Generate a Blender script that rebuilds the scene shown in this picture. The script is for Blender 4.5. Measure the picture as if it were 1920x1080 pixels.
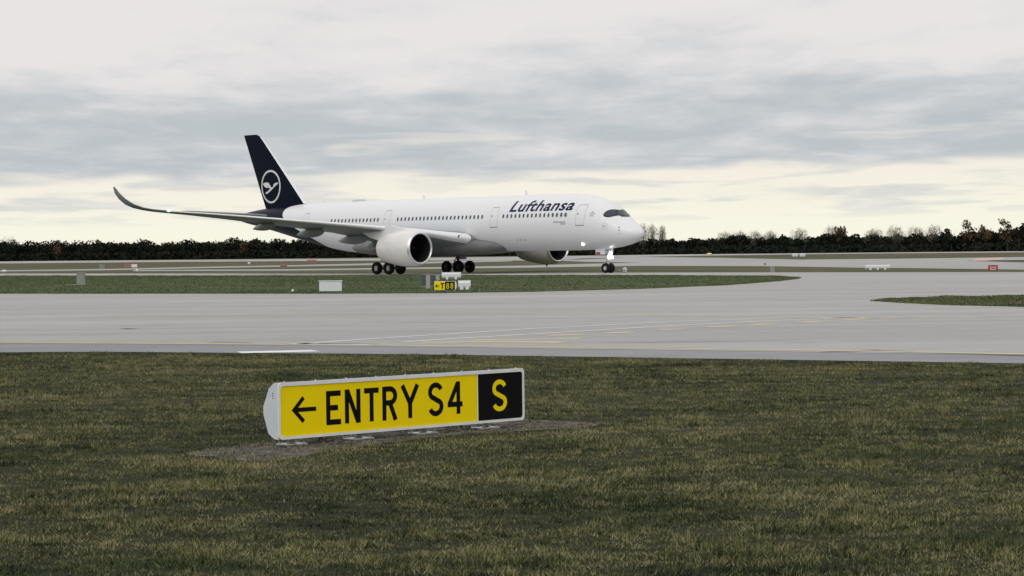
import bpy, bmesh, math, random
import numpy as np
from mathutils import Vector, Matrix
from mathutils.bvhtree import BVHTree
from mathutils.geometry import tessellate_polygon

for o in list(bpy.data.objects): bpy.data.objects.remove(o)
random.seed(4); RNG = np.random.default_rng(7)
scene = bpy.context.scene
COL = scene.collection
R_ = math.radians

# ------------------------------------------------------------------ camera
FPX, W, H = 4495.5, 1920.0, 1080.0            # focal length in photo pixels
CAM_H, PITCH, ROLL = 2.374, 0.01511, 0.01245
cam_d = bpy.data.cameras.new('camera'); cam = bpy.data.objects.new('camera', cam_d); COL.objects.link(cam)
cam_d.sensor_width = 36.0; cam_d.lens = FPX / W * 36.0; cam_d.clip_start = 0.5; cam_d.clip_end = 20000
CAM_R = Matrix.Rotation(math.pi/2 - PITCH, 3, 'X') @ Matrix.Rotation(-ROLL, 3, 'Z')
CAM_P = Vector((0, 0, CAM_H))
cam.matrix_world = Matrix.Translation(CAM_P) @ CAM_R.to_4x4()
scene.camera = cam

# ------------------------------------------------------------------ sky, sun, exposure
SUN_EL, SUN_AZ = R_(38), R_(205)              # azimuth clockwise from +Y (sun behind the camera, a little left)
wd = bpy.data.worlds.new('World'); scene.world = wd; wd.use_nodes = True
nt = wd.node_tree; nt.nodes.clear()
def N(t, **kw):
    n = nt.nodes.new(t)
    for k, v in kw.items(): setattr(n, k, v)
    return n
def mth(op, a, b=None, c=None, clamp=False):
    n = N('ShaderNodeMath', operation=op, use_clamp=clamp)
    for i, v in enumerate((a, b, c)):
        if v is None: continue
        if isinstance(v, (int, float)): n.inputs[i].default_value = v
        else: nt.links.new(v, n.inputs[i])
    return n.outputs[0]
def mixc(f, a, b, bt='MIX'):
    n = N('ShaderNodeMix', data_type='RGBA', blend_type=bt)
    for s, v in ((n.inputs[0], f), (n.inputs[6], a), (n.inputs[7], b)):
        if isinstance(v, (int, float)): s.default_value = v
        elif isinstance(v, tuple): s.default_value = (*v, 1)
        else: nt.links.new(v, s)
    return n.outputs[2]
def sm(x, lo, hi):
    n = N('ShaderNodeMapRange', interpolation_type='SMOOTHSTEP'); nt.links.new(x, n.inputs[0])
    n.inputs[1].default_value = lo; n.inputs[2].default_value = hi
    return n.outputs[0]
tc = N('ShaderNodeTexCoord'); sep = N('ShaderNodeSeparateXYZ'); nt.links.new(tc.outputs['Generated'], sep.inputs[0])
zc = mth('MAXIMUM', sep.outputs[2], 0.0)
den = mth('ADD', zc, 0.045)
comb = N('ShaderNodeCombineXYZ')                # a flat cloud deck seen in perspective
nt.links.new(mth('DIVIDE', sep.outputs[0], den), comb.inputs[0]); nt.links.new(mth('DIVIDE', sep.outputs[1], den), comb.inputs[1])
def noise(scale, detail, off, rough=0.55, dist=0.0):
    mp = N('ShaderNodeMapping'); nt.links.new(comb.outputs[0], mp.inputs[0]); mp.inputs[1].default_value = off; mp.inputs[3].default_value = scale
    n = N('ShaderNodeTexNoise'); nt.links.new(mp.outputs[0], n.inputs[0]); n.inputs['Scale'].default_value = 1
    n.inputs['Detail'].default_value = detail; n.inputs['Roughness'].default_value = rough; n.inputs['Distortion'].default_value = dist
    return n.outputs[0]
n_big = noise((0.55, 0.30, 1), 2, (3.1, 7.7, 0)); n_mid = noise((1.3, 0.70, 1), 4, (11.3, 2.2, 0), 0.48, 0.2); n_fin = noise((4.2, 1.8, 1), 6, (5.0, 9.1, 0), 0.6, 0.3)
skyn = N('ShaderNodeTexSky', sky_type='NISHITA', sun_disc=False)
skyn.sun_elevation = SUN_EL; skyn.sun_rotation = SUN_AZ; skyn.air_density = 1.0; skyn.dust_density = 2.5
# cloud tone: blue-grey underside of the deck low down, paler and pinker higher, broken by noise
hi = sm(zc, 0.050, 0.095)
tone = mth('ADD', mth('ADD', mth('MULTIPLY', hi, 0.80), mth('MULTIPLY', mth('SUBTRACT', n_mid, 0.5), 1.8)), mth('MULTIPLY', mth('SUBTRACT', n_fin, 0.5), 0.85))
tone = mth('ADD', tone, mth('MULTIPLY', mth('SUBTRACT', n_big, 0.5), 1.0))
tone = sm(mth('ADD', tone, 0.16), -0.04, 0.98)
cloud = mixc(tone, (5.0, 5.45, 5.75), (7.95, 7.7, 7.65))
gap = mixc(sm(zc, 0.0, 0.05), (9.95, 9.75, 8.15), (9.2, 8.55, 7.75))
thin = mixc(0.06, gap, skyn.outputs[0])
cov_in = mth('ADD', mth('ADD', zc, mth('MULTIPLY', mth('SUBTRACT', n_big, 0.5), 0.040)), mth('MULTIPLY', mth('SUBTRACT', n_mid, 0.5), 0.030))
cov = sm(cov_in, 0.0255, 0.037)
wisps = mth('MULTIPLY', sm(n_mid, 0.46, 0.62), mth('MULTIPLY', sm(zc, 0.008, 0.020), 0.62))
cov = mth('MAXIMUM', cov, wisps)
n_hole = noise((0.75, 0.75, 1), 4, (21.0, 4.4, 0), 0.55, 0.3)
holes = mth('MULTIPLY', sm(n_hole, 0.54, 0.66), mth('MULTIPLY', mth('SUBTRACT', 1.0, sm(zc, 0.040, 0.066)), 0.55))
cov = mth('MULTIPLY', cov, mth('SUBTRACT', 1.0, holes))
lift = mth('ADD', mth('MULTIPLY', zc, 0.12), 1.0)   # an overcast sky brightens steadily towards the zenith
bg = N('ShaderNodeBackground'); nt.links.new(mixc(1.0, mixc(cov, thin, cloud), lift, 'MULTIPLY'), bg.inputs[0]); bg.inputs[1].default_value = 0.1
out = N('ShaderNodeOutputWorld'); nt.links.new(bg.outputs[0], out.inputs[0])

sd = bpy.data.lights.new('sun', 'SUN'); sd.energy = 0.75; sd.angle = R_(35); sd.color = (1.0, 0.965, 0.92)
sun = bpy.data.objects.new('sun', sd); COL.objects.link(sun)
sdir = Vector((math.sin(SUN_AZ)*math.cos(SUN_EL), math.cos(SUN_AZ)*math.cos(SUN_EL), math.sin(SUN_EL)))
sun.rotation_euler = (-sdir).to_track_quat('-Z', 'Y').to_euler(); sun.location = sdir*50
vs = scene.view_settings; vs.view_transform = 'Standard'; vs.look = 'None'; vs.gamma = 1; vs.use_curve_mapping = False; vs.exposure = 0.0

# ------------------------------------------------------------------ pixel helpers
def ray(px, py): return (CAM_R @ Vector(((px-960)/FPX, -(py-540)/FPX, -1))).normalized()
def G(px, py, z=0.0):
    d = ray(px, py); t = (z-CAM_H)/d.z
    return CAM_P + d*t
def to_px(P):
    q = CAM_R.transposed() @ (Vector(P)-CAM_P)
    return 960 + FPX*q.x/-q.z, 540 - FPX*q.y/-q.z
def depth_x(px, d):                             # x at forward distance d seen at pixel column px (near the horizon)
    return (px-960)/FPX*d

# ------------------------------------------------------------------ materials
MATS = {}
def mat(name, col, rough=0.6, metal=0.0, var=0.0, vscale=3.0, bump=0.0, bscale=30.0, emit=None, estr=0.0, spec=0.5, coat=0.0):
    if name in MATS: return MATS[name]
    m = bpy.data.materials.new(name); m.use_nodes = True; MATS[name] = m
    t = m.node_tree; b = t.nodes['Principled BSDF']
    b.inputs['Base Color'].default_value = (*col, 1); b.inputs['Roughness'].default_value = rough; b.inputs['Metallic'].default_value = metal
    b.inputs['Specular IOR Level'].default_value = spec; b.inputs['Coat Weight'].default_value = coat; b.inputs['Coat Roughness'].default_value = 0.12
    if emit: b.inputs['Emission Color'].default_value = (*emit, 1); b.inputs['Emission Strength'].default_value = estr
    if var or bump:
        c = t.nodes.new('ShaderNodeTexCoord')
    if var:
        n = t.nodes.new('ShaderNodeTexNoise'); n.inputs['Scale'].default_value = vscale; n.inputs['Detail'].default_value = 6; n.inputs['Roughness'].default_value = 0.6
        t.links.new(c.outputs['Object'], n.inputs[0])
        r = t.nodes.new('ShaderNodeMapRange'); r.inputs[1].default_value = 0.3; r.inputs[2].default_value = 0.7; r.inputs[3].default_value = 1-var; r.inputs[4].default_value = 1+var
        t.links.new(n.outputs[0], r.inputs[0])
        x = t.nodes.new('ShaderNodeMix'); x.data_type = 'RGBA'; x.blend_type = 'MULTIPLY'; x.inputs[0].default_value = 1
        x.inputs[6].default_value = (*col, 1); t.links.new(r.outputs[0], x.inputs[7]); t.links.new(x.outputs[2], b.inputs['Base Color'])
    if bump:
        n2 = t.nodes.new('ShaderNodeTexNoise'); n2.inputs['Scale'].default_value = bscale; n2.inputs['Detail'].default_value = 4
        t.links.new(c.outputs['Object'], n2.inputs[0])
        bp = t.nodes.new('ShaderNodeBump'); bp.inputs['Strength'].default_value = bump; bp.inputs['Distance'].default_value = 0.02
        t.links.new(n2.outputs[0], bp.inputs['Height']); t.links.new(bp.outputs[0], b.inputs['Normal'])
    return m

def ramp(t, fac, stops):
    r = t.nodes.new('ShaderNodeValToRGB'); e = r.color_ramp.elements
    while len(e) < len(stops): e.new(0.5)
    for k, (p, c) in zip(e, stops): k.position = p; k.color = (*c, 1)
    t.links.new(fac, r.inputs[0]); return r.outputs[0]
def tnoise(t, vec, scale, detail=5, rough=0.6, size=(1, 1, 1), loc=(0, 0, 0)):
    mp = t.nodes.new('ShaderNodeMapping'); t.links.new(vec, mp.inputs[0]); mp.inputs[1].default_value = loc; mp.inputs[3].default_value = size
    n = t.nodes.new('ShaderNodeTexNoise'); n.inputs['Scale'].default_value = scale; n.inputs['Detail'].default_value = detail; n.inputs['Roughness'].default_value = rough
    t.links.new(mp.outputs[0], n.inputs[0]); return n.outputs[0]
def tmath(t, op, a, b, clamp=False):
    n = t.nodes.new('ShaderNodeMath'); n.operation = op; n.use_clamp = clamp
    for i, v in enumerate((a, b)):
        if isinstance(v, (int, float)): n.inputs[i].default_value = v
        else: t.links.new(v, n.inputs[i])
    return n.outputs[0]
def tmix(t, f, a, b, bt='MIX'):
    n = t.nodes.new('ShaderNodeMix'); n.data_type = 'RGBA'; n.blend_type = bt
    for s, v in ((n.inputs[0], f), (n.inputs[6], a), (n.inputs[7], b)):
        if isinstance(v, (int, float)): s.default_value = v
        elif isinstance(v, tuple): s.default_value = (*v, 1)
        else: t.links.new(v, s)
    return n.outputs[2]
def newmat(name, rough=0.9):
    m = bpy.data.materials.new(name); m.use_nodes = True; MATS[name] = m
    t = m.node_tree; b = t.nodes['Principled BSDF']; b.inputs['Roughness'].default_value = rough
    g = t.nodes.new('ShaderNodeNewGeometry')
    return m, t, b, g.outputs['Position']

def concrete_mat(name, base, dark, joint=True):
    m, t, b, pos = newmat(name, 0.85)
    b.inputs['Specular IOR Level'].default_value = 0.25
    n1 = tnoise(t, pos, 0.03, 5, 0.6, (1, 1, 1)); n2 = tnoise(t, pos, 0.6, 6, 0.65); n3 = tnoise(t, pos, 9, 4)
    s = tmath(t, 'ADD', tmath(t, 'MULTIPLY', n1, 0.45), tmath(t, 'ADD', tmath(t, 'MULTIPLY', n2, 0.35), tmath(t, 'MULTIPLY', n3, 0.2)))
    c = ramp(t, s, [(0.36, dark), (0.64, base)])
    bd = tnoise(t, pos, 0.22, 4, 0.6, (0.08, 1, 1), (7, 1, 0))
    c = tmix(t, 1.0, c, ramp(t, bd, [(0.35, (0.86, 0.865, 0.87)), (0.65, (1.08, 1.075, 1.06))]), 'MULTIPLY')
    st = tnoise(t, pos, 0.5, 3, 0.5, (0.22, 1.2, 1), (40, 3, 0))         # cracks, rubber and repair streaks along the taxiway
    c = tmix(t, ramp(t, st, [(0.64, (0, 0, 0)), (0.72, (0.5, 0.5, 0.5))]), c, tuple(x*0.35 for x in base))
    s2 = tnoise(t, pos, 1.6, 3, 0.5, (0.25, 1.3, 1), (4, 33, 0))
    c = tmix(t, ramp(t, s2, [(0.70, (0, 0, 0)), (0.745, (0.75, 0.75, 0.75))]), c, tuple(x*0.3 for x in base))
    if joint:
        mp = t.nodes.new('ShaderNodeMapping'); t.links.new(pos, mp.inputs[0]); mp.inputs[2].default_value = (0, 0, R_(-6))
        br = t.nodes.new('ShaderNodeTexBrick'); t.links.new(mp.outputs[0], br.inputs[0]); br.offset = 0; br.inputs['Scale'].default_value = 1
        br.inputs['Brick Width'].default_value = 7.5; br.inputs['Row Height'].default_value = 7.5; br.inputs['Mortar Size'].default_value = 0.035; br.inputs['Mortar Smooth'].default_value = 0.1
        br.inputs['Color1'].default_value = (1, 1, 1, 1); br.inputs['Color2'].default_value = (0.93, 0.93, 0.93, 1); br.inputs['Mortar'].default_value = (0.5, 0.5, 0.5, 1)
        c = tmix(t, 0.8, c, br.outputs[0], 'MULTIPLY')
    t.links.new(c, b.inputs['Base Color'])
    bp = t.nodes.new('ShaderNodeBump'); bp.inputs['Strength'].default_value = 0.2; bp.inputs['Distance'].default_value = 0.01
    t.links.new(n3, bp.inputs['Height']); t.links.new(bp.outputs[0], b.inputs['Normal'])
    return m
M_CONC = concrete_mat('concrete', (0.425, 0.428, 0.42), (0.345, 0.35, 0.348), False)
M_ASPH = concrete_mat('asphalt', (0.30, 0.305, 0.325), (0.23, 0.235, 0.255), False)

def field_mat(name, cols):
    m, t, b, pos = newmat(name, 1.0); b.inputs['Specular IOR Level'].default_value = 0.1
    n1 = tnoise(t, pos, 0.02, 5, 0.65); n2 = tnoise(t, pos, 0.25, 6, 0.7, (0.5, 1, 1)); n3 = tnoise(t, pos, 2.0, 5, 0.7)
    s = tmath(t, 'ADD', tmath(t, 'MULTIPLY', n1, 0.4), tmath(t, 'ADD', tmath(t, 'MULTIPLY', n2, 0.4), tmath(t, 'MULTIPLY', n3, 0.2)))
    t.links.new(ramp(t, s, cols), b.inputs['Base Color']); return m
M_FIELD = field_mat('grass_field', [(0.36, (0.05, 0.06, 0.03)), (0.48, (0.085, 0.09, 0.045)), (0.56, (0.12, 0.11, 0.065)), (0.68, (0.16, 0.14, 0.095))])
M_ISLE = field_mat('island_grass', [(0.36, (0.045, 0.075, 0.032)), (0.47, (0.07, 0.105, 0.045)), (0.56, (0.10, 0.12, 0.058)), (0.68, (0.15, 0.14, 0.085))])
def blade_mat(name, cols, k=1.0):
    m, t, b, pos = newmat(name, 0.75); b.inputs['Specular IOR Level'].default_value = 0.2
    n1 = tnoise(t, pos, 0.25*k, 4, 0.6, (0.8, 1, 0)); n2 = tnoise(t, pos, 1.4*k, 5, 0.7, (0.7, 1, 0)); n4 = tnoise(t, pos, 5.0*k, 4, 0.6, (0.7, 1, 0), (9, 4, 0))
    at = t.nodes.new('ShaderNodeAttribute'); at.attribute_name = 'tone'
    s = tmath(t, 'ADD', tmath(t, 'MULTIPLY', n1, 0.28), tmath(t, 'ADD', tmath(t, 'MULTIPLY', n2, 0.34), tmath(t, 'ADD', tmath(t, 'MULTIPLY', n4, 0.30), tmath(t, 'MULTIPLY', at.outputs['Fac'], 0.10))))
    n5 = tnoise(t, pos, 0.55*k, 4, 0.6, (0.7, 1, 0), (31, 12, 0))
    gc = tmix(t, ramp(t, n5, [(0.50, (0, 0, 0)), (0.66, (0.45, 0.45, 0.45))]), ramp(t, s, cols), (0.042, 0.070, 0.026))
    t.links.new(gc, b.inputs['Base Color'])
    return m
M_BLADE = blade_mat('grass_blades', [(0.43, (0.009, 0.015, 0.008)), (0.468, (0.034, 0.052, 0.019)), (0.50, (0.105, 0.118, 0.044)), (0.535, (0.205, 0.198, 0.085)), (0.59, (0.30, 0.275, 0.14))])
M_BLADE2 = blade_mat('island_grass_blades', [(0.41, (0.045, 0.068, 0.030)), (0.48, (0.080, 0.110, 0.045)), (0.54, (0.12, 0.135, 0.062)), (0.61, (0.19, 0.17, 0.10))], 0.22)

def soil_mat():
    m, t, b, pos = newmat('bare_soil', 1.0)
    n1 = tnoise(t, pos, 3.0, 6, 0.75); n2 = tnoise(t, pos, 11, 5, 0.75)
    s = tmath(t, 'ADD', tmath(t, 'MULTIPLY', n1, 0.6), tmath(t, 'MULTIPLY', n2, 0.4))
    t.links.new(ramp(t, s, [(0.455, (0.009, 0.009, 0.007)), (0.495, (0.060, 0.052, 0.040)), (0.54, (0.11, 0.098, 0.078)), (0.60, (0.24, 0.22, 0.185))]), b.inputs['Base Color'])
    bp = t.nodes.new('ShaderNodeBump'); bp.inputs['Strength'].default_value = 0.8; bp.inputs['Distance'].default_value = 0.04
    t.links.new(n2, bp.inputs['Height']); t.links.new(bp.outputs[0], b.inputs['Normal']); return m
M_SOIL = soil_mat()

M_WHITE = mat('white_paint', (0.80, 0.80, 0.80), 0.4, var=0.03, vscale=2)
M_PANEL = mat('off_white_panel', (0.72, 0.76, 0.78), 0.5, var=0.06, vscale=4)
M_GREYBOX = mat('weathered_grey', (0.27, 0.27, 0.25), 0.8, var=0.2, vscale=5)
M_DKBOX = mat('dark_cabinet', (0.07, 0.09, 0.09), 0.7, var=0.15)
M_CONCPOST = mat('post_concrete', (0.38, 0.37, 0.34), 0.9, var=0.15, vscale=6)
M_BLACK = mat('black_film', (0.005, 0.005, 0.006), 0.5, spec=0.08)
M_YELLOW = mat('sign_yellow', (0.96, 0.745, 0.0), 0.6, var=0.03, vscale=2.0, spec=0.12)
M_FRAME = mat('sign_frame', (0.78, 0.81, 0.82), 0.45, var=0.06, vscale=5)
M_CAP = mat('sign_housing', (0.62, 0.67, 0.72), 0.5, var=0.08, vscale=6)
M_GALV = mat('galvanised', (0.5, 0.51, 0.52), 0.4, metal=0.6, var=0.15, vscale=20)
M_RED = mat('sign_red', (0.34, 0.012, 0.03), 0.55)
M_MARKW = mat('marking_white', (0.56, 0.56, 0.55), 0.8, var=0.15, vscale=1.5)
M_MARKY = mat('marking_yellow', (0.55, 0.49, 0.31), 0.8, var=0.15, vscale=1.5)
M_TAR = mat('bitumen', (0.13, 0.125, 0.12), 0.9, var=0.3, vscale=0.6)

# ------------------------------------------------------------------ mesh helpers
def link(name, me, m=None, parent=None, smooth=None):
    o = bpy.data.objects.new(name, me); COL.objects.link(o)
    if m is not None and not me.materials: me.materials.append(m)
    if parent is not None: o.parent = parent
    if smooth is not None:
        me.polygons.foreach_set('use_smooth', [True]*len(me.polygons))
        if smooth < 180: me.set_sharp_from_angle(angle=R_(smooth))
    return o
def empty(name, loc=(0, 0, 0), rz=0.0):
    o = bpy.data.objects.new(name, None); COL.objects.link(o); o.location = loc; o.rotation_euler = (0, 0, rz); o.empty_display_size = 0.2
    return o
def tag(o, label=None, cat=None, group=None, kind=None):
    if label: o['label'] = label
    if cat: o['category'] = cat
    if group: o['group'] = group
    if kind: o['kind'] = kind
    return o
class MB:
    def __init__(s): s.v = []; s.f = []
    def add(s, v, f):
        b = len(s.v); s.v += [tuple(p) for p in v]; s.f += [tuple(i+b for i in q) for q in f]; return s
    def box(s, x0, x1, y0, y1, z0, z1):
        return s.add([(x, y, z) for z in (z0, z1) for y in (y0, y1) for x in (x0, x1)], [(0, 2, 3, 1), (4, 5, 7, 6), (0, 1, 5, 4), (2, 6, 7, 3), (0, 4, 6, 2), (1, 3, 7, 5)])
    def bevbox(s, x0, x1, y0, y1, z0, z1, b=0.02):
        bm = bmesh.new(); bmesh.ops.create_cube(bm, size=1)
        for v in bm.verts: v.co = ((x0+x1)/2+v.co.x*(x1-x0), (y0+y1)/2+v.co.y*(y1-y0), (z0+z1)/2+v.co.z*(z1-z0))
        bmesh.ops.bevel(bm, geom=list(bm.edges), offset=b, segments=2, affect='EDGES', profile=0.5)
        bm.verts.index_update(); s.add([v.co for v in bm.verts], [[v.index for v in f.verts] for f in bm.faces]); bm.free(); return s
    def tube(s, a, b, r0, r1=None, n=12, caps=True):
        r1 = r0 if r1 is None else r1; a = Vector(a); b = Vector(b); d = (b-a).normalized()
        u = d.orthogonal().normalized(); w = d.cross(u); vs_ = []
        for c, r in ((a, r0), (b, r1)):
            for i in range(n): t = 2*math.pi*i/n; vs_.append(c+u*(r*math.cos(t))+w*(r*math.sin(t)))
        fs = [(i, (i+1) % n, n+(i+1) % n, n+i) for i in range(n)]
        if caps: fs += [tuple(range(n))[::-1], tuple(range(n, 2*n))]
        return s.add(vs_, fs)
    def lathe(s, prof, n=32, org=(0, 0, 0), axis='x', close=False):      # prof: (along, radius)
        vs_ = []
        for a, r in prof:
            for i in range(n):
                t = 2*math.pi*i/n; c, k = r*math.cos(t), r*math.sin(t)
                p = {'x': (a, c, k), 'y': (c, a, k), 'z': (c, k, a)}[axis]
                vs_.append((p[0]+org[0], p[1]+org[1], p[2]+org[2]))
        m_ = len(prof); fs = []
        for j in range(m_ if close else m_-1):
            j2 = (j+1) % m_
            fs += [(j*n+i, j*n+(i+1) % n, j2*n+(i+1) % n, j2*n+i) for i in range(n)]
        return s.add(vs_, fs)
    def prism(s, poly, to3, t0, t1):                                    # polygon (u,v) extruded between t0 and t1
        n = len(poly); vs_ = [to3(u, v, t0) for u, v in poly]+[to3(u, v, t1) for u, v in poly]
        tri = tessellate_polygon([[Vector((u, v, 0)) for u, v in poly]])
        fs = [tuple(t)[::-1] for t in tri]+[tuple(i+n for i in t) for t in tri]+[(i, (i+1) % n, n+(i+1) % n, n+i) for i in range(n)]
        return s.add(vs_, fs)
    def mesh(s, name, fixn=True):
        me = bpy.data.meshes.new(name); me.from_pydata(s.v, [], s.f)
        if fixn:
            bm = bmesh.new(); bm.from_mesh(me); bmesh.ops.recalc_face_normals(bm, faces=bm.faces); bm.to_mesh(me); bm.free()
        me.update(); return me
    def build(s, name, m, parent=None, smooth=None): return link(name, s.mesh(name), m, parent, smooth)

def np_mesh(name, verts, faces_n, loops, m, attr=None):
    """verts (n,3), loops flat vertex indices, faces_n vertices per face"""
    me = bpy.data.meshes.new(name); nf = len(loops)//faces_n
    me.vertices.add(len(verts)); me.vertices.foreach_set('co', verts.astype(np.float32).ravel())
    me.loops.add(len(loops)); me.loops.foreach_set('vertex_index', loops.astype(np.int32))
    me.polygons.add(nf); me.polygons.foreach_set('loop_start', np.arange(0, nf*faces_n, faces_n, dtype=np.int32))
    me.update(calc_edges=True)
    if attr is not None:
        a = me.attributes.new('tone', 'FLOAT', 'POINT'); a.data.foreach_set('value', attr.astype(np.float32))
    me.materials.append(m); return me

def vnoise(x, y, seed):
    r = np.random.default_rng(seed).random((256, 256))
    xi = np.floor(x).astype(int); yi = np.floor(y).astype(int); fx = x-xi; fy = y-yi
    fx = fx*fx*(3-2*fx); fy = fy*fy*(3-2*fy)
    g = lambda a, b: r[a % 256, b % 256]
    return (g(xi, yi)*(1-fx)+g(xi+1, yi)*fx)*(1-fy)+(g(xi, yi+1)*(1-fx)+g(xi+1, yi+1)*fx)*fy
def inpoly(px, py, poly):
    inside = np.zeros(len(px), bool); n = len(poly)
    for i in range(n):
        x0, y0 = poly[i]; x1, y1 = poly[(i+1) % n]
        if y0 == y1: continue
        c = ((y0 > py) != (y1 > py)) & (px < (x1-x0)*(py-y0)/(y1-y0)+x0); inside ^= c
    return inside
def px_arr(P):
    q = (P-np.array(CAM_P)) @ np.array(CAM_R)
    return 960+FPX*q[:, 0]/-q[:, 2], 540-FPX*q[:, 1]/-q[:, 2]

# ------------------------------------------------------------------ ground sheets
def densify(poly, n=6):
    out_ = []
    for i in range(len(poly)):
        a, b = poly[i], poly[(i+1) % len(poly)]
        for k in range(n): out_.append((a[0]+(b[0]-a[0])*k/n, a[1]+(b[1]-a[1])*k/n))
    return out_
def sheet(name, poly, z, m, dens=1, parent=None):
    pts = [G(x, y) for x, y in (densify(poly, dens) if dens > 1 else poly)]
    tri = tessellate_polygon([[Vector((p.x, p.y, 0)) for p in pts]])
    me = bpy.data.meshes.new(name); me.from_pydata([(p.x, p.y, z) for p in pts], [], [tuple(t) for t in tri])
    bm = bmesh.new(); bm.from_mesh(me)
    for f in bm.faces:
        if f.normal.z < 0: f.normal_flip()
    bm.to_mesh(me); bm.free()
    return link(name, me, m, parent)
me = bpy.data.meshes.new('ground'); S_ = 9000
me.from_pydata([(-S_, -300, 0), (S_, -300, 0), (S_, S_, 0), (-S_, S_, 0)], [], [(0, 1, 2, 3)])
tag(link('ground', me, M_FIELD), kind='structure')

EDGE_GRASS = [(-3000, 655), (-900, 659), (0, 661), (200, 660), (450, 662), (800, 665), (1200, 671), (1600, 677), (1920, 682), (2700, 692), (5000, 721)]
EDGE_CONC = [(-3000, 630), (-900, 640), (0, 644.5), (400, 647), (700, 650), (1000, 654), (1300, 658), (1570, 661.5), (1920, 668), (2700, 681), (5000, 713)]
APRON_FAR = [(5000, 509), (2700, 510), (1920, 510.3), (1400, 511), (1100, 511.3), (600, 513), (0, 513), (-900, 514), (-1500, 514.8)]
tag(sheet('taxiway', EDGE_CONC+APRON_FAR, 0.012, M_CONC), kind='structure')
tag(sheet('taxiway_shoulder', EDGE_GRASS+EDGE_CONC[::-1], 0.007, M_ASPH), kind='structure')
ISLAND_A = [(-1500, 553.5), (-900, 552.5), (0, 551), (600, 551), (800, 550.3), (1000, 547.5), (1200, 542), (1350, 535.5), (1450, 528), (1484, 524), (1491, 522), (1484, 520), (1440, 518.6), (1200, 517), (900, 517), (600, 517.6), (0, 517.6), (-900, 519), (-1500, 519.6)]
ISLAND_B = [(1650, 565), (1664, 562.5), (1720, 560), (1800, 557.5), (1920, 555.5), (2700, 550), (5000, 545), (5000, 640), (2700, 590), (1920, 575.5), (1800, 573), (1700, 568.5)]
tag(sheet('grass_island', ISLAND_A, 0.022, M_ISLE), kind='structure')
tag(sheet('grass_island', ISLAND_B, 0.022, M_ISLE), kind='structure')
tag(sheet('far_taxiway', [(-900, 515.5), (0, 509.2), (200, 506.8), (400, 502.5), (700, 497), (830, 493.3), (960, 490), (960, 488.2), (830, 490), (700, 493.8), (540, 497.5), (400, 500), (200, 504.5), (0, 507), (-900, 512)], 0.02, M_CONC), kind='structure')
tag(sheet('far_taxiway', [(250, 508.6), (540, 507.6), (770, 504.6), (1000, 502), (1200, 498.6), (1450, 499.5), (1600, 502), (1700, 503), (1920, 506), (2700, 512), (2700, 494), (1920, 492.5), (1820, 489.5), (1815, 488.6), (1920, 487.6), (2700, 483), (2700, 479), (1920, 482), (1700, 485), (1500, 486.8), (1350, 483.5), (1200, 481.8), (1090, 485), (1040, 488.5), (1100, 491), (1205, 492.7), (1100, 494.8), (1000, 497.8), (770, 502), (540, 505), (250, 506.5)], 0.02, M_CONC), kind='structure')
tag(sheet('runway', [(-900, 502), (0, 494), (300, 491.3), (700, 488.6), (1000, 488.6), (1090, 486.5), (1200, 481.5), (1350, 479), (1600, 475.8), (1920, 473.3), (2700, 466.5), (2700, 463), (1920, 469.8), (1600, 472.6), (1350, 475.8), (1200, 478), (1000, 481), (700, 484.6), (300, 488), (0, 490), (-900, 498)], 0.02, M_CONC), kind='structure')

# painted markings and patches
def line(name, pts, wid, m, z=0.017):
    P = [G(*p) for p in pts]; vs_ = []; fs = []
    for i, p in enumerate(P):
        a = P[max(i-1, 0)]; b = P[min(i+1, len(P)-1)]; d = (b-a); n = Vector((-d.y, d.x, 0)).normalized()
        vs_ += [(p.x+n.x*wid/2, p.y+n.y*wid/2, z), (p.x-n.x*wid/2, p.y-n.y*wid/2, z)]
    fs = [(2*i+1, 2*i+3, 2*i+2, 2*i) for i in range(len(P)-1)]
    me = bpy.data.meshes.new(name); me.from_pydata(vs_, [], fs); o = link(name, me, m); tag(o, kind='structure'); return o
line('edge_line', [(-600, 640.5), (0, 643), (400, 645.5), (700, 648), (1000, 651), (1300, 655), (1570, 658.5), (1920, 665), (2500, 676)], 0.45, M_MARKY)
line('edge_line', [(-600, 639), (0, 641.5), (400, 644), (700, 645.5), (1000, 648), (1300, 652)], 0.25, M_MARKY)
line('painted_line', [(560, 646.5), (640, 640), (760, 632), (1000, 617), (1250, 604.5), (1450, 597.5), (1620, 596)], 0.4, M_MARKW)
line('painted_line', [(750, 642.5), (880, 634), (1000, 627), (1250, 612), (1450, 602), (1600, 597)], 0.4, M_MARKW)
line('painted_line', [(540, 646), (620, 645), (700, 646.5)], 0.5, M_MARKW)
line('painted_line', [(200, 592.5), (560, 590.5), (960, 588), (1200, 591), (1450, 594.2), (1640, 597.2)], 0.5, M_MARKY)
line('painted_line', [(880, 639), (1000, 637), (1090, 635)], 0.7, M_MARKY)
line('painted_line', [(790, 643.5), (920, 641.5), (1060, 643)], 0.8, M_MARKY)
for x0, y0, x1, y1 in ((1025, 630, 1095, 628.2), (1135, 625.5, 1185, 623.4), (1232, 619.3, 1282, 617.6), (1322, 614.4, 1378, 612.2), (1408, 610.2, 1448, 608.2), (1494, 605.4, 1542, 603.4), (1578, 600.4, 1622, 598.6), (1648, 597.8, 1682, 597.2), (1710, 595.6, 1760, 594.6), (1795, 596.2, 1840, 595)):
    line('painted_dash', [(x0, y0), (x1, y1)], 0.75, M_MARKY)
line('painted_slab', [(448, 661.5), (520, 660), (592, 658.2)], 1.0, M_WHITE, 0.012)
tag(sheet('bitumen_patch', [(1530, 661.3), (1600, 657.7), (1645, 656.6), (1650, 657.6), (1920, 666), (1920, 668.4), (1640, 660.6)], 0.0145, M_TAR), kind='structure')
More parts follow.
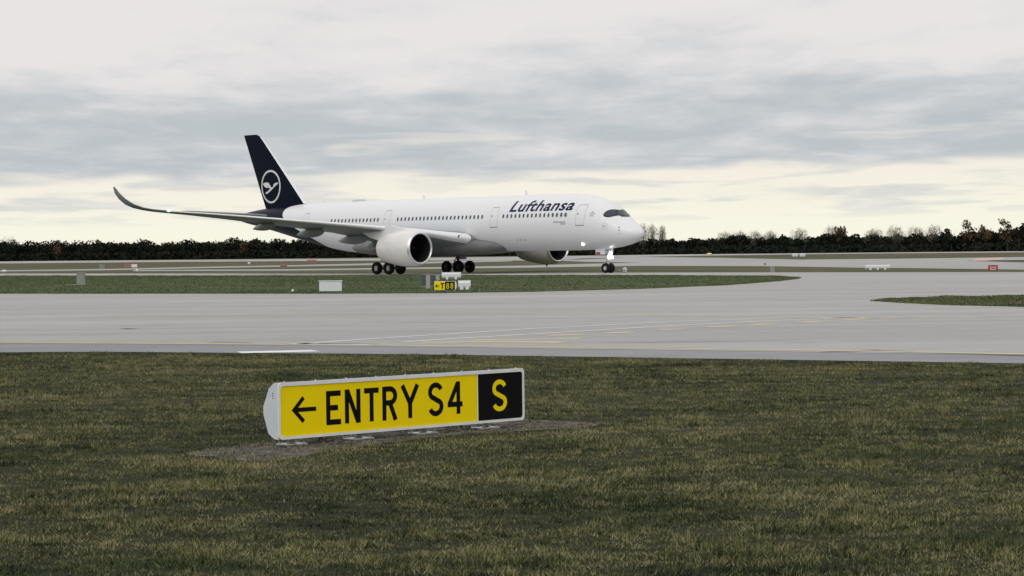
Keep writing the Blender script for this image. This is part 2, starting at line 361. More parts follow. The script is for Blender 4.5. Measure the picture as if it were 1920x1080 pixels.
tag(sheet('bitumen_patch', [(1095, 653.6), (1130, 652.6), (1135, 651.4), (1142, 652.4), (1125, 653.8)], 0.0145, M_TAR), kind='structure')
tag(sheet('bitumen_patch', [(388, 643.2), (415, 641.6), (470, 643), (480, 644.6), (450, 644.6)], 0.0145, M_TAR), kind='structure')
tag(sheet('bitumen_patch', [(222, 617.2), (240, 615.8), (262, 617.2), (240, 618.4)], 0.0145, M_TAR), kind='structure')
tag(sheet('orange_gravel', [(1820, 489.3), (1836, 484.8), (1880, 483.4), (1882, 486), (1850, 489)], 0.026, mat('gravel_orange', (0.62, 0.42, 0.34), 0.9, var=0.15)), kind='structure')
SOIL = [(340, 851), (400, 843), (470, 836), (520, 830), (620, 820), (760, 807), (900, 794), (990, 790), (1080, 794), (1175, 797), (1090, 801), (985, 807), (860, 815), (760, 826), (640, 842), (560, 856), (490, 864), (420, 861)]
lawn = [(p.x, p.y) for p in (G(a_, b_) for a_, b_ in EDGE_GRASS)]+[(60, 8), (60, 2), (-60, 2), (-60, 8)]
me = bpy.data.meshes.new('lawn_soil'); me.from_pydata([(a_, b_, 0.002) for a_, b_ in lawn], [], [tuple(t) for t in tessellate_polygon([[Vector((a_, b_, 0)) for a_, b_ in lawn]])])
bm = bmesh.new(); bm.from_mesh(me)
for f in bm.faces:
    f.normal_update()
    if f.normal.z < 0: f.normal_flip()
bm.to_mesh(me); bm.free()
tag(link('lawn_soil', me, field_mat('shaded_thatch', [(0.36, (0.016, 0.018, 0.010)), (0.5, (0.028, 0.032, 0.016)), (0.66, (0.05, 0.048, 0.026))])), kind='structure')  # soil and thatch colour, with the shade between the blades painted in
tag(sheet('bare_soil', [(737+(a_-737)*0.98, (826+(b_-826)*1.0)+(2 if k_ > 9 or k_ == 0 else -3)) for k_, (a_, b_) in enumerate(SOIL)], 0.008, M_SOIL), kind='structure')

# ================================================================== the airliner
AX = 33.3                                       # main gear station behind the nose
HEAD = -0.7977
plane = empty('airliner', (-9.946, 271.726, 0.022), HEAD)
tag(plane, 'white twin-engined passenger jet with dark blue tail taxiing behind the grass strip', 'airplane')
PM = Matrix.Translation((-9.946, 271.726, 0.022)) @ Matrix.Rotation(HEAD, 4, 'Z'); PMI = PM.inverted()
def L(X, Y, Z): return (AX-X, -Y, Z)            # station aft, right, up -> local
def fuselage_mat():
    m = bpy.data.materials.new('fuselage_paint'); m.use_nodes = True; t = m.node_tree; b = t.nodes['Principled BSDF']
    tcn = t.nodes.new('ShaderNodeTexCoord'); sp = t.nodes.new('ShaderNodeSeparateXYZ'); t.links.new(tcn.outputs['Object'], sp.inputs[0])
    zf = tmath(t, 'DIVIDE', tmath(t, 'SUBTRACT', sp.outputs[2], 2.0), 7.0)
    cv = t.nodes.new('ShaderNodeFloatCurve'); c = cv.mapping.curves[0]
    # livery boundary: station of the blue edge against height (normalised (X-44)/16)
    pts = [(0.0, 0.24), (0.2, 0.31), (0.36, 0.44), (0.50, 0.58), (0.64, 0.705), (0.76, 0.755), (0.86, 0.74), (0.92, 0.62), (1.0, 0.55)]
    while len(c.points) < len(pts): c.points.new(0.5, 0.5)
    for p, q in zip(c.points, pts): p.location = q
    cv.mapping.update(); t.links.new(zf, cv.inputs['Value'])
    xb = tmath(t, 'ADD', tmath(t, 'MULTIPLY', cv.outputs[0], 16.0), 44.0)
    X = tmath(t, 'SUBTRACT', AX, sp.outputs[0])
    isb = tmath(t, 'GREATER_THAN', X, xb)
    tailend = tmath(t, 'GREATER_THAN', X, 65.3)
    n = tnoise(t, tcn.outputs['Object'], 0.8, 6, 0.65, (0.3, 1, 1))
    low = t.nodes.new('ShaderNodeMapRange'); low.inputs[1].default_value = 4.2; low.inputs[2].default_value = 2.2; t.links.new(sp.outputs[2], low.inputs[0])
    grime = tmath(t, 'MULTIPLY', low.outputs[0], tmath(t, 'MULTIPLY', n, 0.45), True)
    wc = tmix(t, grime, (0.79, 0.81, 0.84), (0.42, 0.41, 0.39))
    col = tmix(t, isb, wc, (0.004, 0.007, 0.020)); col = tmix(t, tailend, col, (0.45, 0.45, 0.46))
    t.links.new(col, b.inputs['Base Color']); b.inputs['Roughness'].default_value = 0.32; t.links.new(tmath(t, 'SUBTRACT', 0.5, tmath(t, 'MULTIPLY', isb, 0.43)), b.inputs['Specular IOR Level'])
    return m
M_FUS = fuselage_mat()
M_PLW = mat('aircraft_white', (0.78, 0.80, 0.83), 0.34, var=0.02, vscale=0.7, coat=0.2)
M_NAC = mat('nacelle_white', (0.78, 0.775, 0.77), 0.36, var=0.05, vscale=0.6, coat=0.2)
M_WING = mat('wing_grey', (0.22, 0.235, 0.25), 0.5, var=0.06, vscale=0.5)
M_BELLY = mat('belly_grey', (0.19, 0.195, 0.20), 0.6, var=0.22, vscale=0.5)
M_BLUE = mat('tail_blue', (0.003, 0.006, 0.016), 0.4, spec=0.06)
M_SLAT = mat('leading_edge_metal', (0.82, 0.83, 0.85), 0.35, metal=0.1, var=0.03)
M_CHROME = mat('inlet_lip_metal', (0.80, 0.80, 0.82), 0.34, metal=0.8)
M_DARK = mat('inlet_dark', (0.012, 0.011, 0.013), 0.6)
M_FAN = mat('fan_titanium', (0.012, 0.012, 0.014), 0.5, metal=0.3, spec=0.2)
M_HOT = mat('exhaust_metal', (0.16, 0.15, 0.14), 0.4, metal=0.8, var=0.2)
M_TYRE = mat('tyre_rubber', (0.014, 0.014, 0.015), 0.85, spec=0.15)
M_RIM = mat('wheel_rim', (0.55, 0.55, 0.54), 0.45, metal=0.1)
M_RIMD = mat('brake_pack', (0.05, 0.05, 0.05), 0.6)
M_STRUT = mat('gear_strut', (0.10, 0.10, 0.105), 0.5, var=0.2)
M_STRUTW = mat('gear_strut_grey', (0.45, 0.45, 0.46), 0.45, var=0.15)
M_GLASS = mat('cockpit_glass', (0.035, 0.045, 0.062), 0.15, spec=0.5)
M_MASK = mat('cockpit_mask', (0.006, 0.008, 0.014), 0.3)
M_PANE = mat('cabin_glass', (0.06, 0.075, 0.10), 0.2)
M_SEAM = mat('panel_seam', (0.36, 0.37, 0.38), 0.6)
M_NAVY = mat('lettering_navy', (0.006, 0.010, 0.05), 0.4, spec=0.2)
M_DECALG = mat('decal_grey', (0.36, 0.37, 0.40), 0.5)
M_LAMP = mat('lit_lamp', (1, 1, 1), 0.3, emit=(1.0, 0.97, 0.93), estr=5.0)
M_GREEN = mat('lit_green_lamp', (0.3, 1, 0.7), 0.3, emit=(0.35, 1.0, 0.75), estr=5.0)
M_REDP = mat('red_paint', (0.45, 0.03, 0.03), 0.5)

def pchip(xs, ys, x):
    xs = np.asarray(xs, float); ys = np.asarray(ys, float); h = np.diff(xs); d = np.diff(ys)/h; m_ = np.zeros(len(xs))
    for i in range(1, len(xs)-1):
        if d[i-1]*d[i] > 0: w1 = 2*h[i]+h[i-1]; w2 = h[i]+2*h[i-1]; m_[i] = (w1+w2)/(w1/d[i-1]+w2/d[i])
    m_[0], m_[-1] = d[0], d[-1]
    i = np.clip(np.searchsorted(xs, x)-1, 0, len(xs)-2); t = (x-xs[i])/h[i]
    return ((1+2*t)*(1-t)**2*ys[i]+t*(1-t)**2*h[i]*m_[i]+t*t*(3-2*t)*ys[i+1]+t*t*(t-1)*h[i]*m_[i+1])
FT = [  # station, top, bottom, half width
 (-0.35, 4.08, 4.08, 0.0), (-0.2, 4.46, 3.72, 0.42), (0.2, 4.82, 3.42, 0.86), (0.7, 5.14, 3.18, 1.20), (1.4, 5.56, 2.96, 1.58), (2.2, 6.10, 2.80, 1.90),
 (3.0, 6.72, 2.68, 2.14), (3.8, 7.26, 2.60, 2.36), (4.8, 7.72, 2.53, 2.56), (6.0, 8.06, 2.47, 2.74), (7.5, 8.31, 2.43, 2.88), (9.5, 8.45, 2.41, 2.96), (12, 8.48, 2.41, 2.98),
 (42, 8.48, 2.41, 2.98), (45, 8.47, 2.52, 2.97), (48, 8.45, 2.86, 2.92), (51, 8.42, 3.36, 2.78), (54, 8.36, 3.96, 2.52), (57, 8.26, 4.60, 2.15), (60, 8.10, 5.22, 1.68), (63, 7.84, 5.80, 1.16), (65, 7.60, 6.16, 0.80), (66.3, 7.38, 6.42, 0.52), (66.7, 7.22, 6.58, 0.34)]
fx = np.array([a[0] for a in FT]); ft_ = np.sqrt(fx+0.35)
def fsec(X):
    t = math.sqrt(max(X+0.35, 0)); q = np.array([t])
    return tuple(float(pchip(ft_, [a[k] for a in FT], q)[0]) for k in (1, 2, 3))
st = sorted(set([-0.35+((i/26)**2)*8.35 for i in range(27)]+[8+i*1.0 for i in range(1, 35)]+[42+i*0.75 for i in range(33)]+[66.3, 66.7]))
NS = 72; V = []; F = []
for X in st:
    a, b_, hw = fsec(X); zc_ = (a+b_)/2; hh = (a-b_)/2
    for k in range(NS):
        p = 2*math.pi*k/NS; V.append(L(X, hw*math.sin(p), zc_+hh*math.cos(p)))
for j in range(len(st)-1):
    F += [(j*NS+k, j*NS+(k+1) % NS, (j+1)*NS+(k+1) % NS, (j+1)*NS+k) for k in range(NS)]
F.append(tuple((len(st)-1)*NS+k for k in range(NS)))
mb = MB().add(V, F); fm = mb.mesh('fuselage')
bm = bmesh.new(); bm.from_mesh(fm); bmesh.ops.remove_doubles(bm, verts=bm.verts, dist=1e-4); bmesh.ops.recalc_face_normals(bm, faces=bm.faces); bm.to_mesh(fm)
BV_F = BVHTree.FromBMesh(bm); bm.free()
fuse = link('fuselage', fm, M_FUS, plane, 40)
def side_hit(bv, x, z, off):                    # point on the right-hand side of a surface, local coordinates
    h = bv.ray_cast(Vector((x, -20, z)), Vector((0, 1, 0)))
    if h[0] is None:
        h = bv.find_nearest(Vector((x, -1.0, z)))
    n = h[1]
    if n.y > 0: n = -n
    return h[0]+n*off
def px_hit(bv, px, py, off):
    o = PMI @ CAM_P; d = (PMI.to_3x3() @ ray(px, py)).normalized()
    h = bv.ray_cast(o, d)
    if h[0] is None: return None
    n = h[1] if h[1].dot(d) < 0 else -h[1]
    return h[0]+n*off
def drape(name, poly, bv, off, m, parent, cut=0.1, thick=0.0):   # poly: list of (x,z) local, pressed onto the right side
    bm = bmesh.new(); vv = [bm.verts.new((x, 0, z)) for x, z in poly]
    for t in tessellate_polygon([[Vector((x, z, 0)) for x, z in poly]]):
        try: bm.faces.new([vv[i] for i in t])
        except ValueError: pass
    return drape_bm(name, bm, bv, off, m, parent, cut)
def drape_bm(name, bm, bv, off, m, parent, cut=0.1, xcut=0.6):
    zs = [v.co.z for v in bm.verts]; xs = [v.co.x for v in bm.verts]
    for lo, hi_, stp, nrm in ((min(zs), max(zs), cut, (0, 0, 1)), (min(xs), max(xs), xcut, (1, 0, 0))):
        k = lo+stp
        while k < hi_-1e-3:
            bmesh.ops.bisect_plane(bm, geom=list(bm.verts)+list(bm.edges)+list(bm.faces), plane_co=Vector(nrm)*k, plane_no=nrm); k += stp
    for v in bm.verts: v.co = side_hit(bv, v.co.x, v.co.z, off)
    for f in bm.faces:
        f.normal_update()
        if f.normal.y > 0: f.normal_flip()
    me = bpy.data.meshes.new(name); bm.to_mesh(me); bm.free()
    return link(name, me, m, parent, 180)
def rrect(cx, cz, w, h, r, n=5):
    pts = []
    for sx, sz, a0 in ((1, 1, 0), (-1, 1, 90), (-1, -1, 180), (1, -1, 270)):
        for i in range(n+1):
            a = R_(a0+90*i/n); pts.append((cx+sx*(w/2-r)+r*math.cos(a), cz+sz*(h/2-r)+r*math.sin(a)))
    return pts
def ring_poly_bm(outer, inner):
    bm = bmesh.new(); n = len(outer)
    a = [bm.verts.new((x, 0, z)) for x, z in outer]; b = [bm.verts.new((x, 0, z)) for x, z in inner]
    for i in range(n): bm.faces.new((a[i], a[(i+1) % n], b[(i+1) % n], b[i]))
    return bm
# cabin windows: one mesh, copied along the constant section
wm = None
def window_row(X0, X1, n, z):
    global wm
    for i in range(n):
        X = X0+(X1-X0)*i/(n-1)
        if wm is None:
            o = drape('cabin_window', rrect(AX-14.0, 6.18, 0.27, 0.43, 0.12), BV_F, 0.012, M_PANE, fuse, 0.1)
            wm = o.data
            for v in wm.vertices: v.co.x -= AX-14.0
        else:
            o = link('cabin_window', wm, None, fuse)
        o.location = (AX-X, 0, z-6.18)
window_row(7.95, 17.3, 16, 6.18); window_row(20.6, 34.4, 23, 6.18); window_row(37.8, 46.0, 14, 6.18)
def door(X, z0, z1, w):
    zc_ = (z0+z1)/2; x = AX-X; h = z1-z0
    p = drape('door', rrect(x, zc_, w, h, 0.16), BV_F, 0.006, M_PLW, plane, 0.15)
    drape_bm('door_seam', ring_poly_bm(rrect(x, zc_, w+0.04, h+0.04, 0.18), rrect(x, zc_, w-0.02, h-0.02, 0.15)), BV_F, 0.010, M_SEAM, p, 0.15)
    drape('door_sill', rrect(x, z0-0.03, w*1.02, 0.09, 0.03), BV_F, 0.016, mat('sill_metal', (0.30, 0.31, 0.32), 0.5), p, 0.05)
    drape('door_top', rrect(x, z1+0.02, w*0.9, 0.05, 0.02), BV_F, 0.016, M_SEAM, p, 0.05)
    drape('door_window', rrect(x+0.02-w*0.3, 6.22, 0.12, 0.20, 0.05), BV_F, 0.014, M_PANE, p, 0.1)
for X in (6.05, 18.75, 36.3, 50.9): door(X, 5.05, 7.15, 1.12 if X < 50 else 0.95)
# airline name on the forward fuselage, letter by letter
cu = bpy.data.curves.new('txt', 'FONT'); cu.body = 'Lufthansa'; cu.shear = 0.24; cu.offset = 0.024; cu.resolution_u = 6; cu.space_character = 1.07
to = bpy.data.objects.new('txt', cu); COL.objects.link(to)
tm = bpy.data.meshes.new_from_object(to.evaluated_get(bpy.context.evaluated_depsgraph_get()))
bpy.data.objects.remove(to)
bm = bmesh.new(); bm.from_mesh(tm); bmesh.ops.remove_doubles(bm, verts=bm.verts, dist=1e-5)
xs = [v.co.x for v in bm.verts]; ys = [v.co.y for v in bm.verts]; tx0, tx1 = min(xs), max(xs); cap = max(ys)
bm.verts.ensure_lookup_table(); seen = set(); comps = []
for v in bm.verts:
    if v in seen: continue
    stck = [v]; comp = []; seen.add(v)
    while stck:
        q = stck.pop(); comp.append(q)
        for e in q.link_edges:
            o2 = e.other_vert(q)
            if o2 not in seen: seen.add(o2); stck.append(o2)
    comps.append(comp)
TXL, TXR, TZ0, TZ1 = 16.55, 7.2, 6.66, 7.80     # left end, right end stations, base line, cap height
for comp in comps:
    b2 = bmesh.new(); mp_ = {}
    for v in comp:
        u = (v.co.x-tx0)/(tx1-tx0)
        mp_[v] = b2.verts.new((AX-(TXL+(TXR-TXL)*u), 0, TZ0+v.co.y/cap*(TZ1-TZ0)))
    for f in {f for v in comp for f in v.link_faces}:
        try: b2.faces.new([mp_[v] for v in f.verts])
        except ValueError: pass
    drape_bm('letter', b2, BV_F, 0.012, M_NAVY, fuse, 0.1)
bm.free()
# small decals: five-pointed alliance star, round crane badge, fleet names, static ports
def star(cx, cz, r, ri, rot=90):
    return [(cx+(r if i % 2 == 0 else ri)*math.cos(R_(rot+36*i)), cz+(r if i % 2 == 0 else ri)*math.sin(R_(rot+36*i))) for i in range(10)]
def hit_xz(px, py, bv=None):
    h = px_hit(bv or BV_F, px, py, 0); return (h.x, h.z)
sx, sz = hit_xz(1110, 401.5)
drape_bm('star_emblem', ring_poly_bm(star(sx, sz, 0.34, 0.17), star(sx, sz, 0.2, 0.09)), BV_F, 0.012, M_DECALG, fuse, 0.1, 0.1)
sx, sz = hit_xz(1133.5, 424)
cir = lambda r, n=24: [(sx+r*math.cos(2*math.pi*i/n), sz+r*math.sin(2*math.pi*i/n)) for i in range(n)]
drape_bm('round_badge', ring_poly_bm(cir(0.33), cir(0.28)), BV_F, 0.012, mat('badge_pale', (0.6, 0.61, 0.63), 0.5), fuse, 0.1, 0.1)
drape('badge_mark', [(sx+a, sz+b) for a, b in ((-0.24, 0.06), (-0.1, 0.1), (0.02, 0.0), (0.2, 0.1), (0.02, -0.1), (-0.1, -0.04))], BV_F, 0.013, M_DECALG, fuse, 0.1)
for k, (px_, py_) in enumerate(((1161.0, 426.4), (1160.3, 431.8), (1161, 438.6))):
    sx, sz = hit_xz(px_, py_); drape('static_port', rrect(sx, sz, 0.16, 0.16 if k < 2 else 0.07, 0.03), BV_F, 0.012, M_DECALG, fuse, 0.1)
for x0, x1, y in ((1037, 1060, 416.3), (1050, 1060, 419.8)):
    a = hit_xz(x0, y); b = hit_xz(x1, y)
    drape('small_inscription', [(a[0], a[1]-0.06), (b[0], b[1]-0.06), (b[0], b[1]+0.06), (a[0], a[1]+0.06)], BV_F, 0.012, M_DECALG, fuse, 0.1)
for px_ in (970, 977, 985):
    sx, sz = hit_xz(px_, 450); drape('vent_port', rrect(sx, sz, 0.16, 0.18, 0.04), BV_F, 0.012, M_DECALG, fuse, 0.1)
# cockpit glazing: black surround and panes, both sides
MASK = [(1130.6, 403.2), (1132.6, 399.6), (1136.5, 396.2), (1141, 394.0), (1148, 392.6), (1155, 392.8), (1162, 393.8), (1168, 394.4), (1171.4, 394.2), (1174.2, 398.2), (1177, 402.0), (1181.6, 406.4), (1176, 406.6), (1169, 405.4), (1162, 404.4), (1156, 404.6), (1150, 405.8), (1144, 407.2), (1138, 407.4), (1133, 406.4)]
PANES = [[(1132.6, 402.8), (1135, 399.4), (1139, 396.6), (1145, 395.0), (1152, 394.4), (1154, 394.6), (1154, 403.0), (1149, 404.4), (1143, 405.6), (1138, 405.8), (1134, 405.0)],
         [(1157.5, 395.0), (1164, 395.8), (1169.8, 396.2), (1173.6, 402.4), (1175, 404.6), (1168, 403.8), (1162, 402.8), (1157.5, 403.0)]]
def px_decal(name, poly, off, m, parent):
    bm = bmesh.new(); vv = [bm.verts.new((x, y, 0)) for x, y in poly]
    for t in tessellate_polygon([[Vector((x, y, 0)) for x, y in poly]]): bm.faces.new([vv[i] for i in t])
    for k, nrm in ((0, (1, 0, 0)), (1, (0, 1, 0))):
        lo = min(v.co[k] for v in bm.verts); hi_ = max(v.co[k] for v in bm.verts); c = lo+2.0
        while c < hi_: bmesh.ops.bisect_plane(bm, geom=list(bm.verts)+list(bm.edges)+list(bm.faces), plane_co=Vector(nrm)*c, plane_no=nrm); c += 2.0
    bad = []
    for v in bm.verts:
        h = px_hit(BV_F, v.co.x, v.co.y, off)
        if h is None: bad.append(v)
        else: v.co = h
    if bad: bmesh.ops.delete(bm, geom=bad, context='VERTS')
    bmesh.ops.recalc_face_normals(bm, faces=bm.faces)
    if sum((f.normal.y for f in bm.faces)) > 0: bmesh.ops.reverse_faces(bm, faces=bm.faces)
    for s in (1, -1):
        me = bpy.data.meshes.new(name)
        if s == -1:
            for v in bm.verts: v.co.y *= -1
            bmesh.ops.reverse_faces(bm, faces=bm.faces)
        bm.to_mesh(me); link(name, me, m, parent, 180)
    bm.free()
px_decal('cockpit_surround', MASK, 0.012, M_MASK, fuse)
for q in PANES: px_decal('cockpit_window', q, 0.020, M_GLASS, fuse)
# roof antennas and satcom hump
def blade(X, h, c, parent=plane):
    a, _, _ = fsec(X); m_ = MB().prism([(0, -0.05), (c, -0.05), (c*0.95, h), (c*0.55, h)], lambda u, v, w: L(X+u, w, a+v), -0.03, 0.03)
    m_.build('antenna', M_PLW, parent)
blade(16.4, 0.5, 0.4); blade(32.9, 0.42, 0.4); blade(50.5, 0.3, 0.3)
hm = MB(); nx, nk = 14, 12
vv = []
for i in range(nx+1):
    t = i/nx; e = math.sqrt(max(1-(2*t-1)**4, 0)); X = 43.2+2.3*t
    for k in range(nk+1):
        p = math.pi*(k/nk-0.5); vv.append(L(X, 0.5*e*math.sin(p), 8.42+0.27*e*math.cos(p)))
hm.add(vv, [(i*(nk+1)+k, i*(nk+1)+k+1, (i+1)*(nk+1)+k+1, (i+1)*(nk+1)+k) for i in range(nx) for k in range(nk)]).build('satellite_antenna', mat('radome_grey', (0.5, 0.51, 0.52), 0.5), plane, 40)

# ---- lifting surfaces
def airfoil(n=16, t=0.11, camber=0.015):
    up, lo = [], []
    for i in range(n+1):
        x = 0.5*(1-math.cos(math.pi*i/n)); yt = 5*t*(0.2969*math.sqrt(x)-0.126*x-0.3516*x*x+0.2843*x**3-0.1036*x**4); c = camber*4*x*(1-x)
        up.append((x, c+yt)); lo.append((x, c-yt))
    return up[::-1]+lo[1:-1]                    # from trailing edge over the top to the leading edge and back below
def loft(secs, mirror=False):
    n = len(secs[0]); m_ = MB(); sgn = -1 if mirror else 1
    vv = [L(p[0], sgn*p[1], p[2]) for s in secs for p in s]
    ff = [(j*n+k, j*n+(k+1) % n, (j+1)*n+(k+1) % n, (j+1)*n+k) for j in range(len(secs)-1) for k in range(n)]
    ff += [tuple(range(n)), tuple((len(secs)-1)*n+k for k in range(n))]
    return m_.add(vv, ff)
WS = [ # Y, LE station, chord, LE height, t/c, twist deg, cant deg
 (1.2, 20.6, 15.6, 3.62, 0.12, 3.6, 4), (3.0, 22.3, 13.3, 3.88, 0.135, 3.6, 5), (4.75, 23.5, 11.9, 4.16, 0.125, 3.6, 6), (7.7, 25.5, 9.8, 4.70, 0.105, 3.8, 7), (11.35, 28.0, 7.7, 5.18, 0.092, 3.6, 6.5), (15.4, 30.75, 6.55, 5.64, 0.082, 3.2, 6),
 (19.4, 33.5, 5.4, 6.07, 0.078, 2.8, 6), (22.9, 35.85, 4.5, 6.46, 0.076, 2.2, 6), (26.0, 38.0, 3.7, 6.78, 0.075, 1.6, 6), (28.6, 39.8, 3.05, 7.02, 0.075, 1.0, 7), (30.0, 41.0, 2.65, 7.17, 0.085, 0.6, 10), (30.8, 42.1, 2.25, 7.32, 0.085, 0, 20), (31.4, 43.2, 1.95, 7.56, 0.085, 0, 35), (31.85, 44.3, 1.65, 7.95, 0.085, 0, 52), (32.15, 45.4, 1.3, 8.55, 0.085, 0, 66), (32.32, 46.3, 0.9, 9.2, 0.085, 0, 75), (32.42, 47.0, 0.35, 9.88, 0.085, 0, 80)]
def wing_sec(s, af, c0=0.0, c1=1.0, infl=0.0):
    Y, X, ch, Z, tc_, tw, ca = s; ca = R_(ca); tw = R_(tw); pts = []
    for x, y in af:
        if infl: y += infl/ch*(1 if y > 0 else -1); x -= infl/ch if x < 0.02 else 0
        a = x*ch*math.cos(tw)+y*ch*math.sin(tw); b = -x*ch*math.sin(tw)+y*ch*math.cos(tw)
        pts.append((X+a, Y-b*math.sin(ca), Z+b*math.cos(ca)))
    return pts
def nose_af(t, camber, xc, n=10):               # closed shape of the leading part of the section
    up, lo = [], []
    for i in range(n+1):
        x = xc*(1-math.cos(math.pi/2*i/n)); yt = 5*t*(0.2969*math.sqrt(x)-0.126*x-0.3516*x*x+0.2843*x**3-0.1036*x**4); c = camber*4*x*(1-x)
        up.append((x, c+yt)); lo.append((x, c-yt))
    return up[::-1]+lo[1:]
def zlow(Y, frac):                              # lower surface height and station at span Y, chord fraction
    cols = np.array(WS); X, ch, Z, t, tw = [float(np.interp(Y, cols[:, 0], cols[:, k])) for k in (1, 2, 3, 4, 5)]
    yt = 5*t*(0.2969*math.sqrt(frac)-0.126*frac-0.3516*frac**2+0.2843*frac**3-0.1036*frac**4)
    return X+frac*ch, Z-frac*ch*math.sin(R_(tw))+0.06*frac*(1-frac)*ch-yt*ch, ch
for mir in (False, True):
    WL = [(s[0], s[1], s[2], s[3]-(0.5*(s[0]/32.4)**2 if mir else 0), *s[4:]) for s in WS]
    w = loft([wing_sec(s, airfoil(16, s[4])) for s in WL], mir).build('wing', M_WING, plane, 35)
    loft([wing_sec(s, nose_af(s[4], 0.015, 0.055), infl=0.012) for s in WL if 2.9 < s[0] < 30.2], mir).build('slat', M_SLAT, w, 35)
    for k, (Y, l, r) in enumerate(((6.4, 4.8, 0.48), (9.6, 4.6, 0.48), (14.2, 4.2, 0.45), (19.0, 3.5, 0.35))):
        Xc, Zl, ch = zlow(Y, 0.55); sg = -1 if mir else 1; vv = []; nn = 12; mm_ = 14
        for i in range(mm_+1):
            t = i/mm_; e = math.sin(math.pi*t**0.8)**0.7 if 0 < t < 1 else 0.02
            cx = Xc+t*l*1.15; cz = Zl-0.10-0.55*r-0.28*t*t
            for q in range(nn): a = 2*math.pi*q/nn; vv.append(L(cx, sg*(Y+r*0.62*e*math.cos(a)), cz+r*1.25*e*math.sin(a)))
        ff = [(i*nn+q, i*nn+(q+1) % nn, (i+1)*nn+(q+1) % nn, (i+1)*nn+q) for i in range(mm_) for q in range(nn)]+[tuple(range(nn)), tuple(mm_*nn+q for q in range(nn))]
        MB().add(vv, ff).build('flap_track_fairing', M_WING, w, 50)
    if not mir:
        MB().lathe([(-0.14, 0.0), (-0.10, 0.07), (0.0, 0.10), (0.14, 0.08), (0.22, 0.0)], 12, L(40.85, 29.85, 7.17)).build('navigation_lamp', M_GREEN, w, 60)
# horizontal tailplane
TS = [(0.2, 58.6, 5.9, 6.95), (1.5, 59.3, 5.3, 7.05), (5.0, 61.8, 3.9, 7.35), (8.8, 64.5, 2.35, 7.66), (9.2, 65.0, 1.9, 7.70), (9.4, 65.6, 1.1, 7.72)]
for mir in (False, True):
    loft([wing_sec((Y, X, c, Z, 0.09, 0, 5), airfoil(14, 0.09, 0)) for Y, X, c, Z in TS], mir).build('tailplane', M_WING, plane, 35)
# fin
FS = [(7.6, 53.3, 61.6), (8.4, 54.05, 62.0), (10.5, 56.15, 62.97), (13.0, 58.7, 64.08), (15.6, 61.35, 65.25), (16.3, 62.05, 65.57), (16.75, 62.6, 65.77), (17.05, 63.4, 65.9)]
def fin_sec(z, a, b, af): return [(a+x*(b-a), y*(b-a), z) for x, y in af]
fl = loft([fin_sec(z, a, b, airfoil(16, 0.10, 0)) for z, a, b in FS]); fin = fl.build('tail_fin', M_BLUE, plane, 35)
bm = bmesh.new(); bm.from_mesh(fin.data); BV_T = BVHTree.FromBMesh(bm); bm.free()
loft([fin_sec(z, a-0.03, b, [(x, y*1.03) for x, y in nose_af(0.103, 0, 0.035)]) for z, a, b in FS[1:7]]).build('fin_leading_edge', M_SLAT, fin, 35)
def fin_xz(px, py): return hit_xz(px, py, BV_T)
cx, cz = fin_xz(507.6, 350); RR = 2.0
cir = lambda r, n=48: [(cx+r*math.cos(2*math.pi*i/n), cz+r*math.sin(2*math.pi*i/n)) for i in range(n)]
M_EMB = mat('emblem_white', (0.72, 0.74, 0.76), 0.4)
drape_bm('emblem_ring', ring_poly_bm(cir(2.02), cir(1.79)), BV_T, 0.015, M_EMB, fin, 0.4, 0.4)
CR = [(262, 512), (275, 504), (298, 500), (314, 506), (324, 522), (334, 540), (344, 549), (354, 540), (357, 524), (368, 509), (382, 503), (402, 502), (396, 514), (386, 524), (372, 536), (352, 558), (326, 584), (302, 604), (290, 606), (285, 600), (289, 590), (304, 584), (318, 570), (326, 558), (316, 548), (300, 551), (286, 549), (276, 540), (268, 528)]
drape('emblem_crane', [fin_xz(440+a/4.907, 240+b/4.907) for a, b in CR], BV_T, 0.015, M_EMB, fin, 0.4)

# ---- belly fairing
vv = []; st2 = [18.6+25.0*i/30 for i in range(31)]; nk = 40
for X in st2:
    t = (X-18.6)/25.0; e = max(math.sin(math.pi*min(max(t, 0.0), 1.0)), 0.0)**0.45
    hw = 1.8+1.72*e; zb = 2.62-0.72*e; zt = 3.4+1.1*e; zc_ = (zb+zt)/2; hh = (zt-zb)/2
    for k in range(nk):
        p = 2*math.pi*k/nk; c, s = math.cos(p), math.sin(p)
        vv.append(L(X, hw*math.copysign(abs(s)**0.75, s), zc_+hh*math.copysign(abs(c)**0.85, c)))
ff = [(j*nk+k, j*nk+(k+1) % nk, (j+1)*nk+(k+1) % nk, (j+1)*nk+k) for j in range(30) for k in range(nk)]+[tuple(range(nk)), tuple(30*nk+k for k in range(nk))]
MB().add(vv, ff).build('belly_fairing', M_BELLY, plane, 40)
for sg in (1, -1):
    MB().lathe([(0.0, 0.0), (0.02, 0.16), (0.06, 0.17)], 16, L(23.05, sg*4.1, 4.10)).build('landing_lamp', M_DARK, plane, 40)

